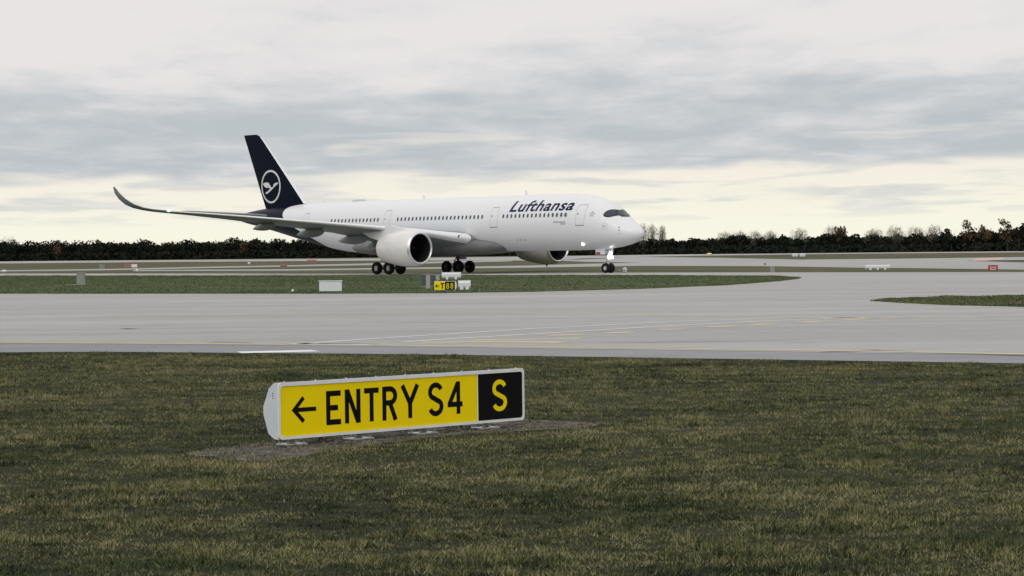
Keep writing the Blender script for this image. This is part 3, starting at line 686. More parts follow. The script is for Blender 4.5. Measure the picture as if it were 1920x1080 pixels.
# ---- engines
def engine(sg):
    Yc, Zc, X0 = sg*10.5, 2.85, 22.15
    prof = [(0.28, 1.80), (0.5, 1.86), (0.9, 1.93), (1.6, 1.975), (2.4, 1.96), (3.2, 1.88), (4.1, 1.74), (5.0, 1.56), (5.7, 1.40), (5.70, 1.34), (5.0, 1.38), (4.4, 1.36)]
    n = 56; org = L(X0, Yc, Zc)
    p = lambda q: [(-a, r) for a, r in q]
    nac = MB().lathe(p(prof), n, org).build('engine', M_NAC, plane, 50)
    MB().lathe(p([(0.285, 1.803), (0.14, 1.755), (0.04, 1.69), (0.0, 1.62), (0.03, 1.56), (0.10, 1.515), (0.2, 1.495)]), n, org).build('inlet_lip', M_CHROME, nac, 60)
    MB().lathe(p([(0.2, 1.495), (0.6, 1.48), (1.3, 1.505), (1.9, 1.51)]), n, org).build('inlet_duct', M_DARK, nac, 60)
    fan = MB()
    for k in range(22):
        a = 2*math.pi*k/22; vs_ = []
        for r, tw in ((0.42, 0.25), (1.0, 0.55), (1.49, 0.85)):
            for s_ in (-1, 1):
                wv = 0.16*s_; ang = a+0.06*(r-0.4); tx = -wv*math.cos(tw); tt = wv*math.sin(tw)
                y, z = r*math.cos(ang)-tt*math.sin(ang), r*math.sin(ang)+tt*math.cos(ang); vs_.append((org[0]-1.55+tx, org[1]+y, org[2]+z))
        fan.add(vs_, [(0, 1, 3, 2), (2, 3, 5, 4)])
    fan.lathe(p([(1.85, 0.0), (1.85, 1.51)]), n, org); fan.build('fan', M_FAN, nac, 30)
    MB().lathe(p([(0.95, 0.0), (1.05, 0.12), (1.3, 0.30), (1.6, 0.43), (1.8, 0.44)]), 24, org).build('spinner', M_FAN, nac, 60)
    MB().lathe(p([(4.4, 1.36), (4.4, 1.1), (5.4, 1.02), (6.4, 0.85), (7.1, 0.70), (7.1, 0.60), (6.6, 0.55), (7.3, 0.36), (8.1, 0.06), (8.15, 0.0)]), 32, org).build('core_exhaust', M_HOT, nac, 50)
    # pylon: slab between nacelle crown and the wing
    top = [(1.2, 1.80), (2.4, 2.12), (4.6, 2.48), (6.2, 2.55), (9.6, 2.45), (10.2, 2.2), (8.2, 1.30), (6.6, 0.9), (5.2, 1.3), (3.0, 1.75)]
    MB().prism(top, lambda u, v, w: L(X0+u, Yc+w, Zc+v), -0.26, 0.26).build('pylon', M_PLW, plane, 30)
    MB().prism([(2.0, 0), (3.4, 0), (3.0, 0.42), (2.3, 0.34)], lambda u, v, w: L(X0+u, Yc-sg*(1.40+v), Zc+1.3+v*0.7), -0.02, 0.02).build('nacelle_strake', M_PLW, nac)
engine(1); engine(-1)
MB().prism([(0, 0), (0.3, 0), (0.15, -0.34), (0.05, -0.36)], lambda u, v, w: L(24.0+u, -10.5+w, 0.92+v*0.9), -0.03, 0.03).build('drain_mast', M_DARK, plane)

# ---- landing gear
def tyre(rad, wid, rim_r):
    h = wid/2; return [(-h*0.55, rim_r), (-h*0.9, rim_r+0.05), (-h, rad*0.78), (-h*0.86, rad*0.93), (-h*0.5, rad*0.99), (0, rad), (h*0.5, rad*0.99), (h*0.86, rad*0.93), (h, rad*0.78), (h*0.9, rim_r+0.05), (h*0.55, rim_r)]
def rimprof(wid, r, s): return [(s*wid*0.30, r), (s*wid*0.30, r*0.92), (s*wid*0.16, r*0.80), (s*wid*0.16, r*0.45), (s*wid*0.30, r*0.38), (s*wid*0.32, 0.0)]
TY = {}
def wheel(kind, rad, wid, rim, pos, parent, rm, out):
    if kind not in TY:
        TY[kind] = (MB().lathe(tyre(rad, wid, rim), 36, axis='y').mesh('tyre'), MB().lathe(rimprof(wid, rim*1.02, 1), 28, axis='y').add([], []).mesh('rim'))
    t = link('tyre', TY[kind][0], None if TY[kind][0].materials else M_TYRE, parent, 60); t.location = pos
    for s in (1, -1):
        r = bpy.data.objects.new('rim', TY[kind][1].copy()); COL.objects.link(r); r.parent = parent; r.location = pos; r.scale = (1, s, 1)
        r.data.materials.append(rm if s == out else M_RIMD)
def main_gear(sg):
    Yc = sg*5.3; b = MB()
    b.tube(L(33.3, Yc, 0.72), L(33.3, Yc, 2.2), 0.17, 0.19, 16).tube(L(33.3, Yc, 1.7), L(33.1, Yc*0.98, 4.3), 0.25, 0.27, 16)
    b.tube(L(32.2, Yc, 0.70), L(34.4, Yc, 0.70), 0.15, n=12)
    for dx in (-1.02, 1.02): b.tube(L(33.3+dx, Yc-0.62, 0.70), L(33.3+dx, Yc+0.62, 0.70), 0.10, n=10)
    b.tube(L(33.3, Yc, 2.3), L(33.1, Yc-sg*2.4, 3.6), 0.10, n=8).tube(L(33.3, Yc, 2.2), L(31.2, Yc-sg*0.4, 3.8), 0.10, n=8)
    b.tube(L(33.55, Yc, 0.95), L(34.0, Yc, 1.35), 0.06, n=8).tube(L(34.0, Yc, 1.35), L(33.5, Yc, 1.85), 0.06, n=8)
    g = b.build('main_gear', M_STRUT, plane, 40)
    for dx in (-1.02, 1.02):
        for dy in (-0.865, 0.865):
            wheel('main', 0.70, 0.53, 0.30, L(33.3+dx, Yc+dy, 0.70), g, M_RIM if sg > 0 else M_RIMD, -1 if dy > 0 else 1)
    MB().prism([(-0.95, 1.55), (0.8, 1.55), (1.0, 3.6), (-1.0, 3.6)], lambda u, v, w: L(33.3+u, Yc+sg*(0.42+w), v), -0.03, 0.03).build('gear_door', M_PLW, g)
main_gear(1); main_gear(-1)
b = MB()
b.tube(L(4.6, 0, 0.55), L(4.55, 0, 1.7), 0.11, n=14).tube(L(4.55, 0, 1.3), L(4.4, 0, 2.9), 0.16, n=14).tube(L(4.6, -0.42, 0.525), L(4.6, 0.42, 0.525), 0.08, n=10)
b.tube(L(4.5, 0, 1.7), L(6.3, 0, 2.7), 0.08, n=8).tube(L(4.8, 0, 0.75), L(5.05, 0, 1.1), 0.05, n=8).tube(L(5.05, 0, 1.1), L(4.7, 0, 1.45), 0.05, n=8)
ng = b.build('nose_gear', M_STRUTW, plane, 40)
for dy in (-0.36, 0.36): wheel('nose', 0.525, 0.40, 0.22, L(4.6, dy, 0.525), ng, M_RIM, -1 if dy > 0 else 1)
for s in (1, -1):
    MB().prism([(-0.5, 1.95), (0.75, 1.95), (0.85, 2.75), (-0.6, 2.75)], lambda u, v, w: L(5.0+u, s*(0.62+w), v), -0.025, 0.025).build('gear_door', M_PLW, ng)
    MB().prism([(0.1, 1.97), (0.7, 1.97), (0.7, 2.2), (0.1, 2.2)], lambda u, v, w: L(5.0+u, s*(0.65+w), v), -0.006, 0.006).build('door_marking', M_REDP, ng)
    MB().lathe([(0.30, 0.0), (0.27, 0.12), (0.22, 0.175), (0.10, 0.175), (0.02, 0.06)], 20, L(4.42, s*0.22, 1.66)).build('taxi_lamp', M_LAMP, ng, 50)
MB().lathe([(0.30, 0.0), (0.28, 0.12), (0.22, 0.16), (0.10, 0.15), (0.02, 0.05)], 20, L(4.35, 0, 2.08)).build('taxi_lamp', M_LAMP, ng, 50)
h = px_hit(BV_F, 1093.5, 457.2, 0.02); hd = (PMI @ CAM_P-h).normalized()
MB().tube(h-hd*0.05, h+hd*0.05, 0.19, 0.17, 20).build('side_lamp', M_LAMP, plane)
MB().tube(h-hd*0.08, h+hd*0.02, 0.26, 0.25, 20).build('lamp_bezel', M_SEAM, plane)

# ================================================================== near taxiway sign
SL = Vector((-2.895, 29.44, 0)); SRt = Vector((0.132, 32.45, 0))
SU = (SRt-SL).normalized(); SLEN = (SRt-SL).length; SN = Vector((SU.y, -SU.x, 0))   # face normal, towards the camera side
sgn_rz = math.atan2(SU.y, SU.x)
sign = empty('taxiway_sign', SL, sgn_rz)
tag(sign, 'long yellow and black airfield sign reading ENTRY S4 and S on the near grass', 'sign')
SB, SH = 0.10, 0.695                             # bottom height, overall height
def sp(u, v, w): return (u, -w, SB+v)           # along, up, towards the viewer
def face_uv(px, py):
    o = CAM_P; d = ray(px, py); t = (SL-o).dot(SN)/d.dot(SN); p = o+d*t
    return (p-SL).dot(SU), p.z-SB
prof = [(0.0, 0.0), (0.0, SH), (-0.07, SH), (-0.17, SH*0.90), (-0.28, SH*0.57), (-0.28, SH*0.43), (-0.19, SH*0.10), (-0.10, SH*0.02), (-0.06, 0.0)]
body = MB(); n = len(prof); vv = [sp(u, v, w) for u in (0.012, SLEN-0.012) for w, v in prof]
body.add(vv, [(i, (i+1) % n, n+(i+1) % n, n+i) for i in range(n)]).build('housing', M_CAP, sign)
for u0, u1 in ((0.0, 0.012), (SLEN-0.012, SLEN)):
    MB().prism([(w*1.01-0.0, v) for w, v in prof], lambda a, b_, t: sp(t, b_, a), u0, u1).build('end_cap', M_CAP, sign)
def rr(u0, u1, v0, v1, r, n=5): return [(a, b_) for a, b_ in rrect((u0+u1)/2, (v0+v1)/2, u1-u0, v1-v0, r, n)]
outer = rr(-0.004, SLEN+0.004, -0.004, SH+0.004, 0.055); inner = rr(0.026, SLEN-0.026, 0.030, SH-0.042, 0.045)
fr = MB(); n = len(outer)
fr.add([sp(u, v, w) for w in (0.002, 0.022) for u, v in outer]+[sp(u, v, w) for w in (0.002, 0.022) for u, v in inner],
       [(n+i, n+(i+1) % n, 3*n+(i+1) % n, 3*n+i) for i in range(n)]+[(i, (i+1) % n, n+(i+1) % n, n+i) for i in range(n)]+[(2*n+i, 3*n+i, 3*n+(i+1) % n, 2*n+(i+1) % n) for i in range(n)])
fr.build('frame', M_FRAME, sign)
ub, _ = face_uv(320+1283/2.2326, 745)
MB().prism(rr(0.028, ub-0.006, 0.032, SH-0.044, 0.02), sp, 0.002, 0.010).build('yellow_panel', M_YELLOW, sign)
MB().prism(rr(ub+0.006, SLEN-0.028, 0.032, SH-0.044, 0.02), sp, 0.002, 0.010).build('black_panel', M_BLACK, sign)
MB().prism([(ub-0.006, 0.03), (ub+0.006, 0.03), (ub+0.006, SH-0.042), (ub-0.006, SH-0.042)], sp, 0.003, 0.013).build('divider', M_FRAME, sign)
def ribbon(pts, w):                             # outline of a stroke with mitred joints
    P = [Vector((a, b_)) for a, b_ in pts]; le, ri = [], []
    for i in range(len(P)):
        d0 = (P[i]-P[i-1]).normalized() if i else None; d1 = (P[i+1]-P[i]).normalized() if i < len(P)-1 else None
        d0 = d0 or d1; d1 = d1 or d0; n0 = Vector((-d0.y, d0.x)); n1 = Vector((-d1.y, d1.x)); m_ = (n0+n1).normalized(); k = w/2/max(m_.dot(n0), 0.35)
        le.append(P[i]+m_*k); ri.append(P[i]-m_*k)
    return le, ri
def arc(cx, cy, rx, ry, a0, a1, n=10): return [(cx+rx*math.cos(R_(a0+(a1-a0)*i/n)), cy+ry*math.sin(R_(a0+(a1-a0)*i/n))) for i in range(n+1)]
q = 0.075
S_GLYPH = [arc(0.5, 0.715, 0.39, 0.21, 20, 180, 12)+arc(0.5, 0.70, 0.39, 0.17, 190, 250, 5)+arc(0.5, 0.30, 0.40, 0.17, 70, 0, 6)+arc(0.5, 0.285, 0.40, 0.21, -10, -160, 12)]
GL = {'E': [[(q*1.6, 0), (q*1.6, 1)], [(0, 1-q), (1, 1-q)], [(0, 0.5), (0.8, 0.5)], [(0, q), (1, q)]],
      'N': [[(0.13, 0), (0.13, 1)], [(0.15, 0.985), (0.85, 0.015)], [(0.87, 0), (0.87, 1)]],
      'T': [[(0, 1-q), (1, 1-q)], [(0.5, 0), (0.5, 1)]],
      'R': [[(0.13, 0), (0.13, 1)], [(0.1, 1-q), (0.5, 1-q)]+arc(0.5, 0.72, 0.37, 0.205, 80, -80, 10)+[(0.5, 0.515), (0.1, 0.515)], [(0.5, 0.53), (0.88, 0)]],
      'Y': [[(0.09, 1), (0.5, 0.44)], [(0.91, 1), (0.5, 0.44)], [(0.5, 0), (0.5, 0.50)]],
      'S': S_GLYPH,
      '4': [[(0.72, 0), (0.72, 1)], [(0.70, 0.97), (0.10, 0.30)], [(0.0, 0.30), (1.0, 0.30)]],
      '<': [[(0.06, 0.5), (1, 0.5)], [(0.46, 1.0), (0.05, 0.5), (0.46, 0.0)]]}
def glyph(name, ch, u0, u1, v0, v1, m, parent, w=0.060, w0=0.0102, to=sp, dz=0.0015):
    b_ = MB()
    for k, strk in enumerate(GL[ch]):
        le, ri = ribbon([(u0+a*(u1-u0), v0+c*(v1-v0)) for a, c in strk], w)
        n = len(le); t1 = w0+dz+0.0004*k
        b_.add([to(p.x, p.y, t1) for p in le]+[to(p.x, p.y, t1) for p in ri], [(i, i+1, n+i+1, n+i) for i in range(n-1)])
    o = b_.build(name, m, parent); return o
for ch, x0, x1, yt, yb in (('<', 509, 607, 168, 268), ('E', 650, 710, 140, 281), ('N', 727, 792, 133, 275), ('T', 808, 869, 128, 268), ('R', 884, 946, 121, 263), ('Y', 961, 1038, 115, 254), ('S', 1077, 1137, 105, 246), ('4', 1157, 1219, 101, 237)):
    fx_ = lambda a: 320+a/2.2326; fy_ = lambda a: 670+a/2.2326
    u0, _ = face_uv(fx_(x0), fy_((yt+yb)/2)); u1, _ = face_uv(fx_(x1), fy_((yt+yb)/2)); uc = (x0+x1)/2
    v1 = face_uv(fx_(uc), fy_(yt))[1]; v0 = face_uv(fx_(uc), fy_(yb))[1]
    glyph('arrow' if ch == '<' else 'letter', ch, u0, u1, v0, v1, M_BLACK, sign, 0.054 if ch == '<' else 0.068)
u0, _ = face_uv(320+1345/2.2326, 741); u1, _ = face_uv(320+1404/2.2326, 741)
glyph('letter', 'S', u0, u1, face_uv(320+1374/2.2326, 670+226/2.2326)[1], face_uv(320+1374/2.2326, 670+92/2.2326)[1], M_YELLOW, sign, 0.062)
for k in range(9):
    MB().tube(sp(0.12+k*(SLEN-0.24)/8, SH, -0.02), sp(0.12+k*(SLEN-0.24)/8, SH+0.016, -0.02), 0.014, 0.010, 8).build('bolt', M_GALV, sign)
for k in range(3): MB().prism([(-0.10, 0.50+0.03*k), (-0.085, 0.50+0.03*k), (-0.085, 0.515+0.03*k), (-0.10, 0.515+0.03*k)], lambda a, b_, t: sp(-t, b_, a), 0.0, 0.002+k*0.001).build('maker_mark', M_BLACK, sign)
for u in (0.32, 1.42, 2.54, 3.68):
    lg = MB(); lg.tube((u, 0.13, -0.01), (u, 0.13, SB+0.01), 0.032, n=12).tube((u, 0.13, 0.03), (u, 0.13, 0.06), 0.045, n=12).build('leg', M_GREYBOX, sign, 40)
    pl = MB().bevbox(u-0.17, u+0.17, 0.02, 0.24, 0.008, 0.030, 0.006)
    for du in (-0.13, 0.13):
        for dv in (0.05, 0.21): pl.tube((u+du, dv, 0.03), (u+du, dv, 0.048), 0.014, n=8)
    pl.build('base_plate', M_GALV, sign)

# ================================================================== small things on the airfield
def at(px, py, rz=0.0): p = G(px, py); return (p.x, p.y, 0.022), G(px, py).y
def scale_at(px, py): return FPX/G(px, py).y    # pixels per metre there
def sign_back(name, px0, px1, yt, yb, label, cat, group=None, legs=2, taper=True):
    """white rear of an airfield sign on short legs"""
    pc = (px0+px1)/2; s = scale_at(pc, yb); w = (px1-px0)/s; h = (yb-yt)/s; p = G(pc, yb)
    e = empty(name, (p.x, p.y, 0.02), 0.0); tag(e, label, cat, group)
    hb = 0.16*h
    prof = [(-0.05, hb), (-0.16, hb+0.28*(h-hb)), (-0.16, hb+0.72*(h-hb)), (-0.05, h), (0.10, h), (0.10, hb)]
    MB().prism(prof, lambda a, b_, t: (t, a, b_), -w/2, w/2).build('panel', M_PANEL, e)
    MB().box(-w/2-0.015, w/2+0.015, -0.07, 0.12, h, h+0.03).build('top_rail', M_WHITE, e)
    for k in range(legs):
        x = (-0.5+(k+0.5)/legs)*w*0.9
        MB().bevbox(x-0.10, x+0.10, -0.20, 0.02, 0.0, hb+0.10, 0.01).build('leg', M_WHITE, e)
    return e
sign_back('sign_back', 828.5, 864.5, 511.5, 524.5, 'white back of a low sign on feet in front of the far main wheels', 'sign')
sign_back('sign_back', 859.5, 882.5, 527.0, 544.0, 'short white sign back standing right of the small yellow and black sign', 'sign')
sign_back('sign_back', 1622.5, 1668.5, 497.0, 506.5, 'long white sign back on the thin grass strip at the right', 'sign', legs=3)
sign_back('sign_back', 1485, 1496.3, 475.4, 481.8, 'left one of two small far white boards right of the nose', 'sign', 'pair of far white boards')
sign_back('sign_back', 1499.4, 1510, 475.4, 481.8, 'right one of two small far white boards right of the nose', 'sign', 'pair of far white boards')
# white cabinet board on the island
s = scale_at(620, 548.5); p = G(620, 548.5); e = tag(empty('white_cabinet', (p.x, p.y, 0.022)), 'plain white box standing on the grass island left of the wheels', 'box')
w, h = 42/s, 21.5/s
MB().bevbox(-w/2, w/2, -0.15, 0.15, 0.06, h-0.03, 0.012).build('box', M_PANEL, e); MB().bevbox(-w/2-0.05, w/2+0.05, -0.19, 0.19, h-0.028, h+0.012, 0.01).build('lid', M_WHITE, e)
for x in (-0.4, 0.4): MB().box(x*w-0.06, x*w+0.06, -0.1, 0.1, 0, 0.058).build('foot', M_GREYBOX, e)
for x in (-0.3, 0.3): MB().tube((x*w, -0.155, h*0.5), (x*w, -0.17, h*0.5), 0.02, n=8).build('latch', M_GALV, e)
# small yellow and black location sign
s = scale_at(835, 545.5); p = G(835, 545.5); e = tag(empty('location_sign', (p.x, p.y, 0.022)), 'small yellow and black sign with arrow and T on the grass island', 'sign')
X0, X1, XB = (814.5-835)/s, (853.5-835)/s, (834.2-835)/s; h = 17.5/s; zb = 0.03
hs = MB(); hs.prism([(X0, zb), (X1, zb), (X1+0.06, zb+0.08), (X1+0.10, h*0.5), (X1+0.06, h-0.06), (X1, h), (X0, h)], lambda a, b_, t: (a, t, b_), 0.02, 0.2); hs.build('housing', M_FRAME, e)
loc3 = lambda u, v, w_: (u, 0.02-w_, v)
MB().prism(rr(X0+0.015, XB-0.01, zb+0.02, h-0.02, 0.015), loc3, 0.0, 0.02).build('yellow_panel', M_YELLOW, e)
MB().prism(rr(XB+0.01, X1-0.02, zb+0.02, h-0.02, 0.05), loc3, 0.0, 0.02).build('black_panel', M_BLACK, e)
GL['8'] = [arc(0.5, 0.74, 0.32, 0.22, 90, 450, 16), arc(0.5, 0.27, 0.38, 0.23, 90, 450, 16)]
ww = XB-X0
glyph('arrow', '<', X0+0.10*ww, X0+0.50*ww, h*0.34, h*0.66, M_BLACK, e, 0.05, 0.021, loc3)
glyph('letter', 'T', X0+0.58*ww, X0+0.94*ww, h*0.22, h*0.80, M_BLACK, e, 0.075, 0.021, loc3)
wb = X1-XB
glyph('digit', '8', XB+0.14*wb, XB+0.42*wb, h*0.2, h*0.8, M_YELLOW, e, 0.042, 0.021, loc3); glyph('digit', '8', XB+0.54*wb, XB+0.82*wb, h*0.2, h*0.8, M_YELLOW, e, 0.042, 0.021, loc3)
for x in (X0+0.25, X1-0.2): MB().box(x-0.05, x+0.05, 0.06, 0.16, -0.02, zb).build('foot', M_GREYBOX, e)
# cabinets and concrete posts
def cabinet(px0, px1, yt, yb, label, m, m2, cap=0.03, depth=0.35, cat='cabinet', name='cabinet'):
    pc = (px0+px1)/2; s = scale_at(pc, yb); w = (px1-px0)/s; h = (yb-yt)/s; p = G(pc, yb)
    e = tag(empty(name, (p.x, p.y, 0.022)), label, cat)
    MB().bevbox(-w/2, w/2, -depth/2, depth/2, 0.05, h-cap, 0.012).build('body', m, e)
    MB().bevbox(-w/2-0.03, w/2+0.03, -depth/2-0.03, depth/2+0.03, h-cap+0.002, h, 0.008).build('cap', m2, e)
    MB().box(-w/2-0.04, w/2+0.04, -depth/2-0.04, depth/2+0.04, -0.02, 0.048).build('plinth', M_CONCPOST, e)
    MB().box(-w*0.38, w*0.38, -depth/2-0.008, -depth/2-0.001, 0.12, h*0.85).build('door', m, e)
    return e
cabinet(791, 798.4, 515.8, 538.5, 'dark left-hand cabinet beside a concrete post on the grass island', M_DKBOX, M_GREYBOX)
cabinet(799, 806.6, 514.6, 541.5, 'pale concrete post between two dark cabinets on the grass island', M_CONCPOST, M_CONCPOST, cat='post', name='concrete_post')
cabinet(807.4, 815.5, 515.8, 537.5, 'dark right-hand cabinet between concrete post and yellow sign', M_DKBOX, M_GREYBOX)
cabinet(817.6, 824.2, 514.8, 527.0, 'short pale post behind the yellow panel of the small sign', M_CONCPOST, M_CONCPOST, cat='post', name='concrete_post')
e = cabinet(144.5, 159.5, 511.5, 534.5, 'weathered grey electrical cabinet on the grass island at far left', M_GREYBOX, M_CONCPOST)
MB().box(-1.15, 0.25, -0.5, 0.2, 0.0, 0.035).build('slab', M_CONCPOST, e)
cabinet(186.5, 196, 495.5, 504.5, 'pale grey-green cabinet in the far grass behind the weathered cabinet', mat('green_grey', (0.22, 0.27, 0.25), 0.8, var=0.15), M_GREYBOX)
cabinet(1444.5, 1452, 499.5, 511.2, 'narrow dark post with pale edge near the island tip', M_GREYBOX, M_CONCPOST, cat='post', name='marker_post', depth=0.25)
cabinet(1158.5, 1163.5, 500, 508, 'thin grey-green post just right of the nose wheels', mat('post_green', (0.2, 0.22, 0.15), 0.8), M_CONCPOST, cat='post', name='marker_post', depth=0.2)
def dome(px, yt, yb, wpx, label, m, cat='lamp', name='edge_light'):
    s = scale_at(px, yb); p = G(px, yb); h = (yb-yt)/s; r = wpx/2/s
    e = tag(empty(name, (p.x, p.y, 0.022)), label, cat)
    MB().lathe([(0.0, r*0.9), (h*0.35, r), (h*0.7, r*0.92), (h*0.92, r*0.6), (h, 0.0)], 16, axis='z').build('dome', m, e, 50)
    MB().lathe([(-0.02, r*1.25), (0.015, r*1.25), (0.018, r*0.9)], 16, axis='z').build('base', M_GREYBOX, e)
    MB().lathe([(h*0.36, r*1.02), (h*0.40, r*1.06), (h*0.46, r*1.06), (h*0.5, r*1.0)], 16, axis='z').build('collar', M_GALV, e)
dome(1171.5, 501.5, 510.5, 9, 'white rounded marker on the grass right of the nose wheels', M_WHITE, 'marker', 'marker')
dome(549, 543, 547.5, 5, 'small white edge lamp in the grass left of the white box', M_WHITE)
dome(257, 504.5, 509, 5, 'tiny white marker below the far red and white sign', M_WHITE, 'marker', 'marker')
dome(467, 491.5, 495, 5, 'tiny white marker under the wing near the far runway edge', M_WHITE, 'marker', 'marker')
dome(8, 506, 510, 10, 'low white marker at the far left edge of the picture', M_WHITE, 'marker', 'marker')
dome(1330, 474.4, 479.5, 11, 'low yellow marker beside the far runway right of the nose', mat('marker_yellow', (0.75, 0.68, 0.35), 0.6), 'marker', 'marker')
dome(1434.5, 493.8, 496.6, 4.5, 'small black marker on the far concrete above the island tip', M_BLACK, 'marker', 'marker')
def red_sign(px0, px1, yt, yb, label, white=0, strokes=True, name='holding_sign'):
    pc = (px0+px1)/2; s = scale_at(pc, yb); w = (px1-px0)/s; h = (yb-yt)/s; p = G(pc, yb); e = tag(empty(name, (p.x, p.y, 0.022)), label, 'sign')
    MB().bevbox(-w/2, w/2, 0, 0.25, 0.12*h, h, 0.02).build('housing', M_RED if strokes else mat('faded_red', (0.38, 0.15, 0.14), 0.7), e)
    f3 = lambda u, v, t: (u, -t, v)
    if white: MB().bevbox(w/2+0.01, w/2+white/s, 0.0, 0.25, 0.15*h, h*0.92, 0.02).build('white_box', M_WHITE, e)
    if strokes:
        for pts in ([(-0.30, 0.80), (-0.28, 0.32), (0.18, 0.26), (0.28, 0.42), (0.24, 0.80)], [(-0.28, 0.58), (0.05, 0.66), (0.26, 0.58)]):
            le, ri = ribbon([(a*w, b_*h) for a, b_ in pts], 0.10); n = len(le); mm_ = MB()
            mm_.add([f3(q_.x, q_.y, 0.004) for q_ in le+ri], [(i, i+1, n+i+1, n+i) for i in range(n-1)]); mm_.build('mark', mat('mark_pink', (0.75, 0.5, 0.53), 0.6), e)
    for x in (-0.35, 0.35): MB().box(x*w-0.05, x*w+0.05, 0.05, 0.2, -0.02, 0.12*h-0.002).build('foot', M_GREYBOX, e)
red_sign(1853.5, 1871, 497.5, 508.8, 'dark red holding sign with white mark at the far right')
red_sign(233, 246.5, 495.2, 502.8, 'faded red sign with white box beside it in the far left grass', 10.5, False)
red_sign(525, 538.5, 495, 500.8, 'faded red board on the diagonal far taxiway under the tail', 0, False)
red_sign(576, 593, 487.4, 493, 'faded red board at the far runway edge under the rear fuselage', 0, False)

# ================================================================== grass
def grass(name, P, hgt, wid, lean, m, label, tone):
    n = len(P); a = RNG.random(n)*2*np.pi; la = RNG.random(n)*2*np.pi; l = lean*hgt*RNG.random(n)
    dx, dy = np.cos(a)*wid/2, np.sin(a)*wid/2; z = P[:, 2]
    V = np.empty((n, 3, 3)); V[:, 0] = np.stack([P[:, 0]-dx, P[:, 1]-dy, z], 1); V[:, 1] = np.stack([P[:, 0]+dx, P[:, 1]+dy, z], 1)
    V[:, 2] = np.stack([P[:, 0]+np.cos(la)*l, P[:, 1]+np.sin(la)*l, z+hgt], 1)
    me = np_mesh(name, V.reshape(-1, 3), 3, np.arange(3*n), m, np.repeat(tone, 3))
    return tag(link(name, me), label, 'grass', None, 'stuff')
def seg_y(px, line_): return np.interp(px, [a for a, _ in line_], [b for _, b in line_])
n = 1150000
d = 15.0*np.exp(RNG.random(n)*math.log(68/15.0)); d = np.where(RNG.random(n) < 0.35, np.sqrt(15**2+RNG.random(n)*(68**2-15**2)), d)
x = (RNG.random(n)*2-1)*(0.2135*d*1.18+5.0)
P = np.stack([x, d, np.full(n, -0.004)], 1); px_, py_ = px_arr(P)
clump = 0.30*vnoise(x*1.3, d*1.3, 1)+0.40*vnoise(x*4.5, d*4.5, 2)+0.30*vnoise(x*9, d*9, 3)
tuft = np.where(clump > 0.52, 1.0, 0.6)
keep = (py_ > seg_y(px_, EDGE_GRASS)+0.6+1.6*vnoise(x*2, d*2, 5)) & (RNG.random(n) < (0.45+0.9*clump)*np.where(np.abs(x) > 0.2135*d*1.05+0.5, 0.5, 1.0))
jx, jy = px_+60*(vnoise(x*2.2, d*2.2, 8)-0.5), py_+30*(0.5*vnoise(x*2.2+50, d*2.2, 9)+0.5*vnoise(x*6, d*6, 10)-0.5)
keep &= ~(inpoly(jx, jy, SOIL) & (RNG.random(n) < 0.95-0.5*(vnoise(x*3.5, d*3.5, 14) > 0.72)))
P, c, dd = P[keep], clump[keep], d[keep]
hg = (0.010+0.095*c**2.2)*(0.6+0.8*RNG.random(len(P))); wd_ = 0.006+0.007*RNG.random(len(P))+0.00018*dd
grass('grass', P, hg, wd_, 1.3, M_BLADE, 'short mottled green and straw coloured grass around the near sign', RNG.random(len(P)))
def poly_scatter(poly, n, edge_n):
    pts = []; q_ = [G(*p) for p in poly]
    xs_ = [p.x for p in q_]; ys_ = [p.y for p in q_]; poly3 = [(p.x, p.y) for p in q_]
    X = np.random.default_rng(3).uniform(min(xs_), max(xs_), n); Y = np.random.default_rng(4).uniform(min(ys_), max(ys_), n)
    k = inpoly(X, Y, poly3); A = np.stack([X[k], Y[k]], 1); B = []
    lens = [math.dist(poly3[i], poly3[(i+1) % len(poly3)]) for i in range(len(poly3))]; T = sum(lens)
    for i, l in enumerate(lens):
        m_ = int(edge_n*l/T); t = RNG.random(m_); a, b_ = np.array(poly3[i]), np.array(poly3[(i+1) % len(poly3)])
        B.append(a+(b_-a)*t[:, None]+RNG.normal(0, 0.18, (m_, 2)))
    C = np.concatenate([A]+B); return np.concatenate([C, np.full((len(C), 1), 0.015)], 1)
isl = lambda poly: [(max(min(x, 2200), -280), y) for x, y in poly]
for poly, nm, n1, n2 in ((isl(ISLAND_A), 'darker green grass covering the long island below the aircraft', 260000, 60000), (isl(ISLAND_B), 'green grass on the pointed island at the right edge', 60000, 20000)):
    P = poly_scatter(poly, n1, n2); c = 0.5*vnoise(P[:, 0]*0.5, P[:, 1]*0.3, 11)+0.5*vnoise(P[:, 0]*2, P[:, 1]*1.2, 12)
    hg = (0.02+0.09*c)*(0.6+0.8*RNG.random(len(P)))
    grass('grass', P, hg, 0.05+0.05*RNG.random(len(P)), 1.4, M_BLADE2, nm, RNG.random(len(P)))
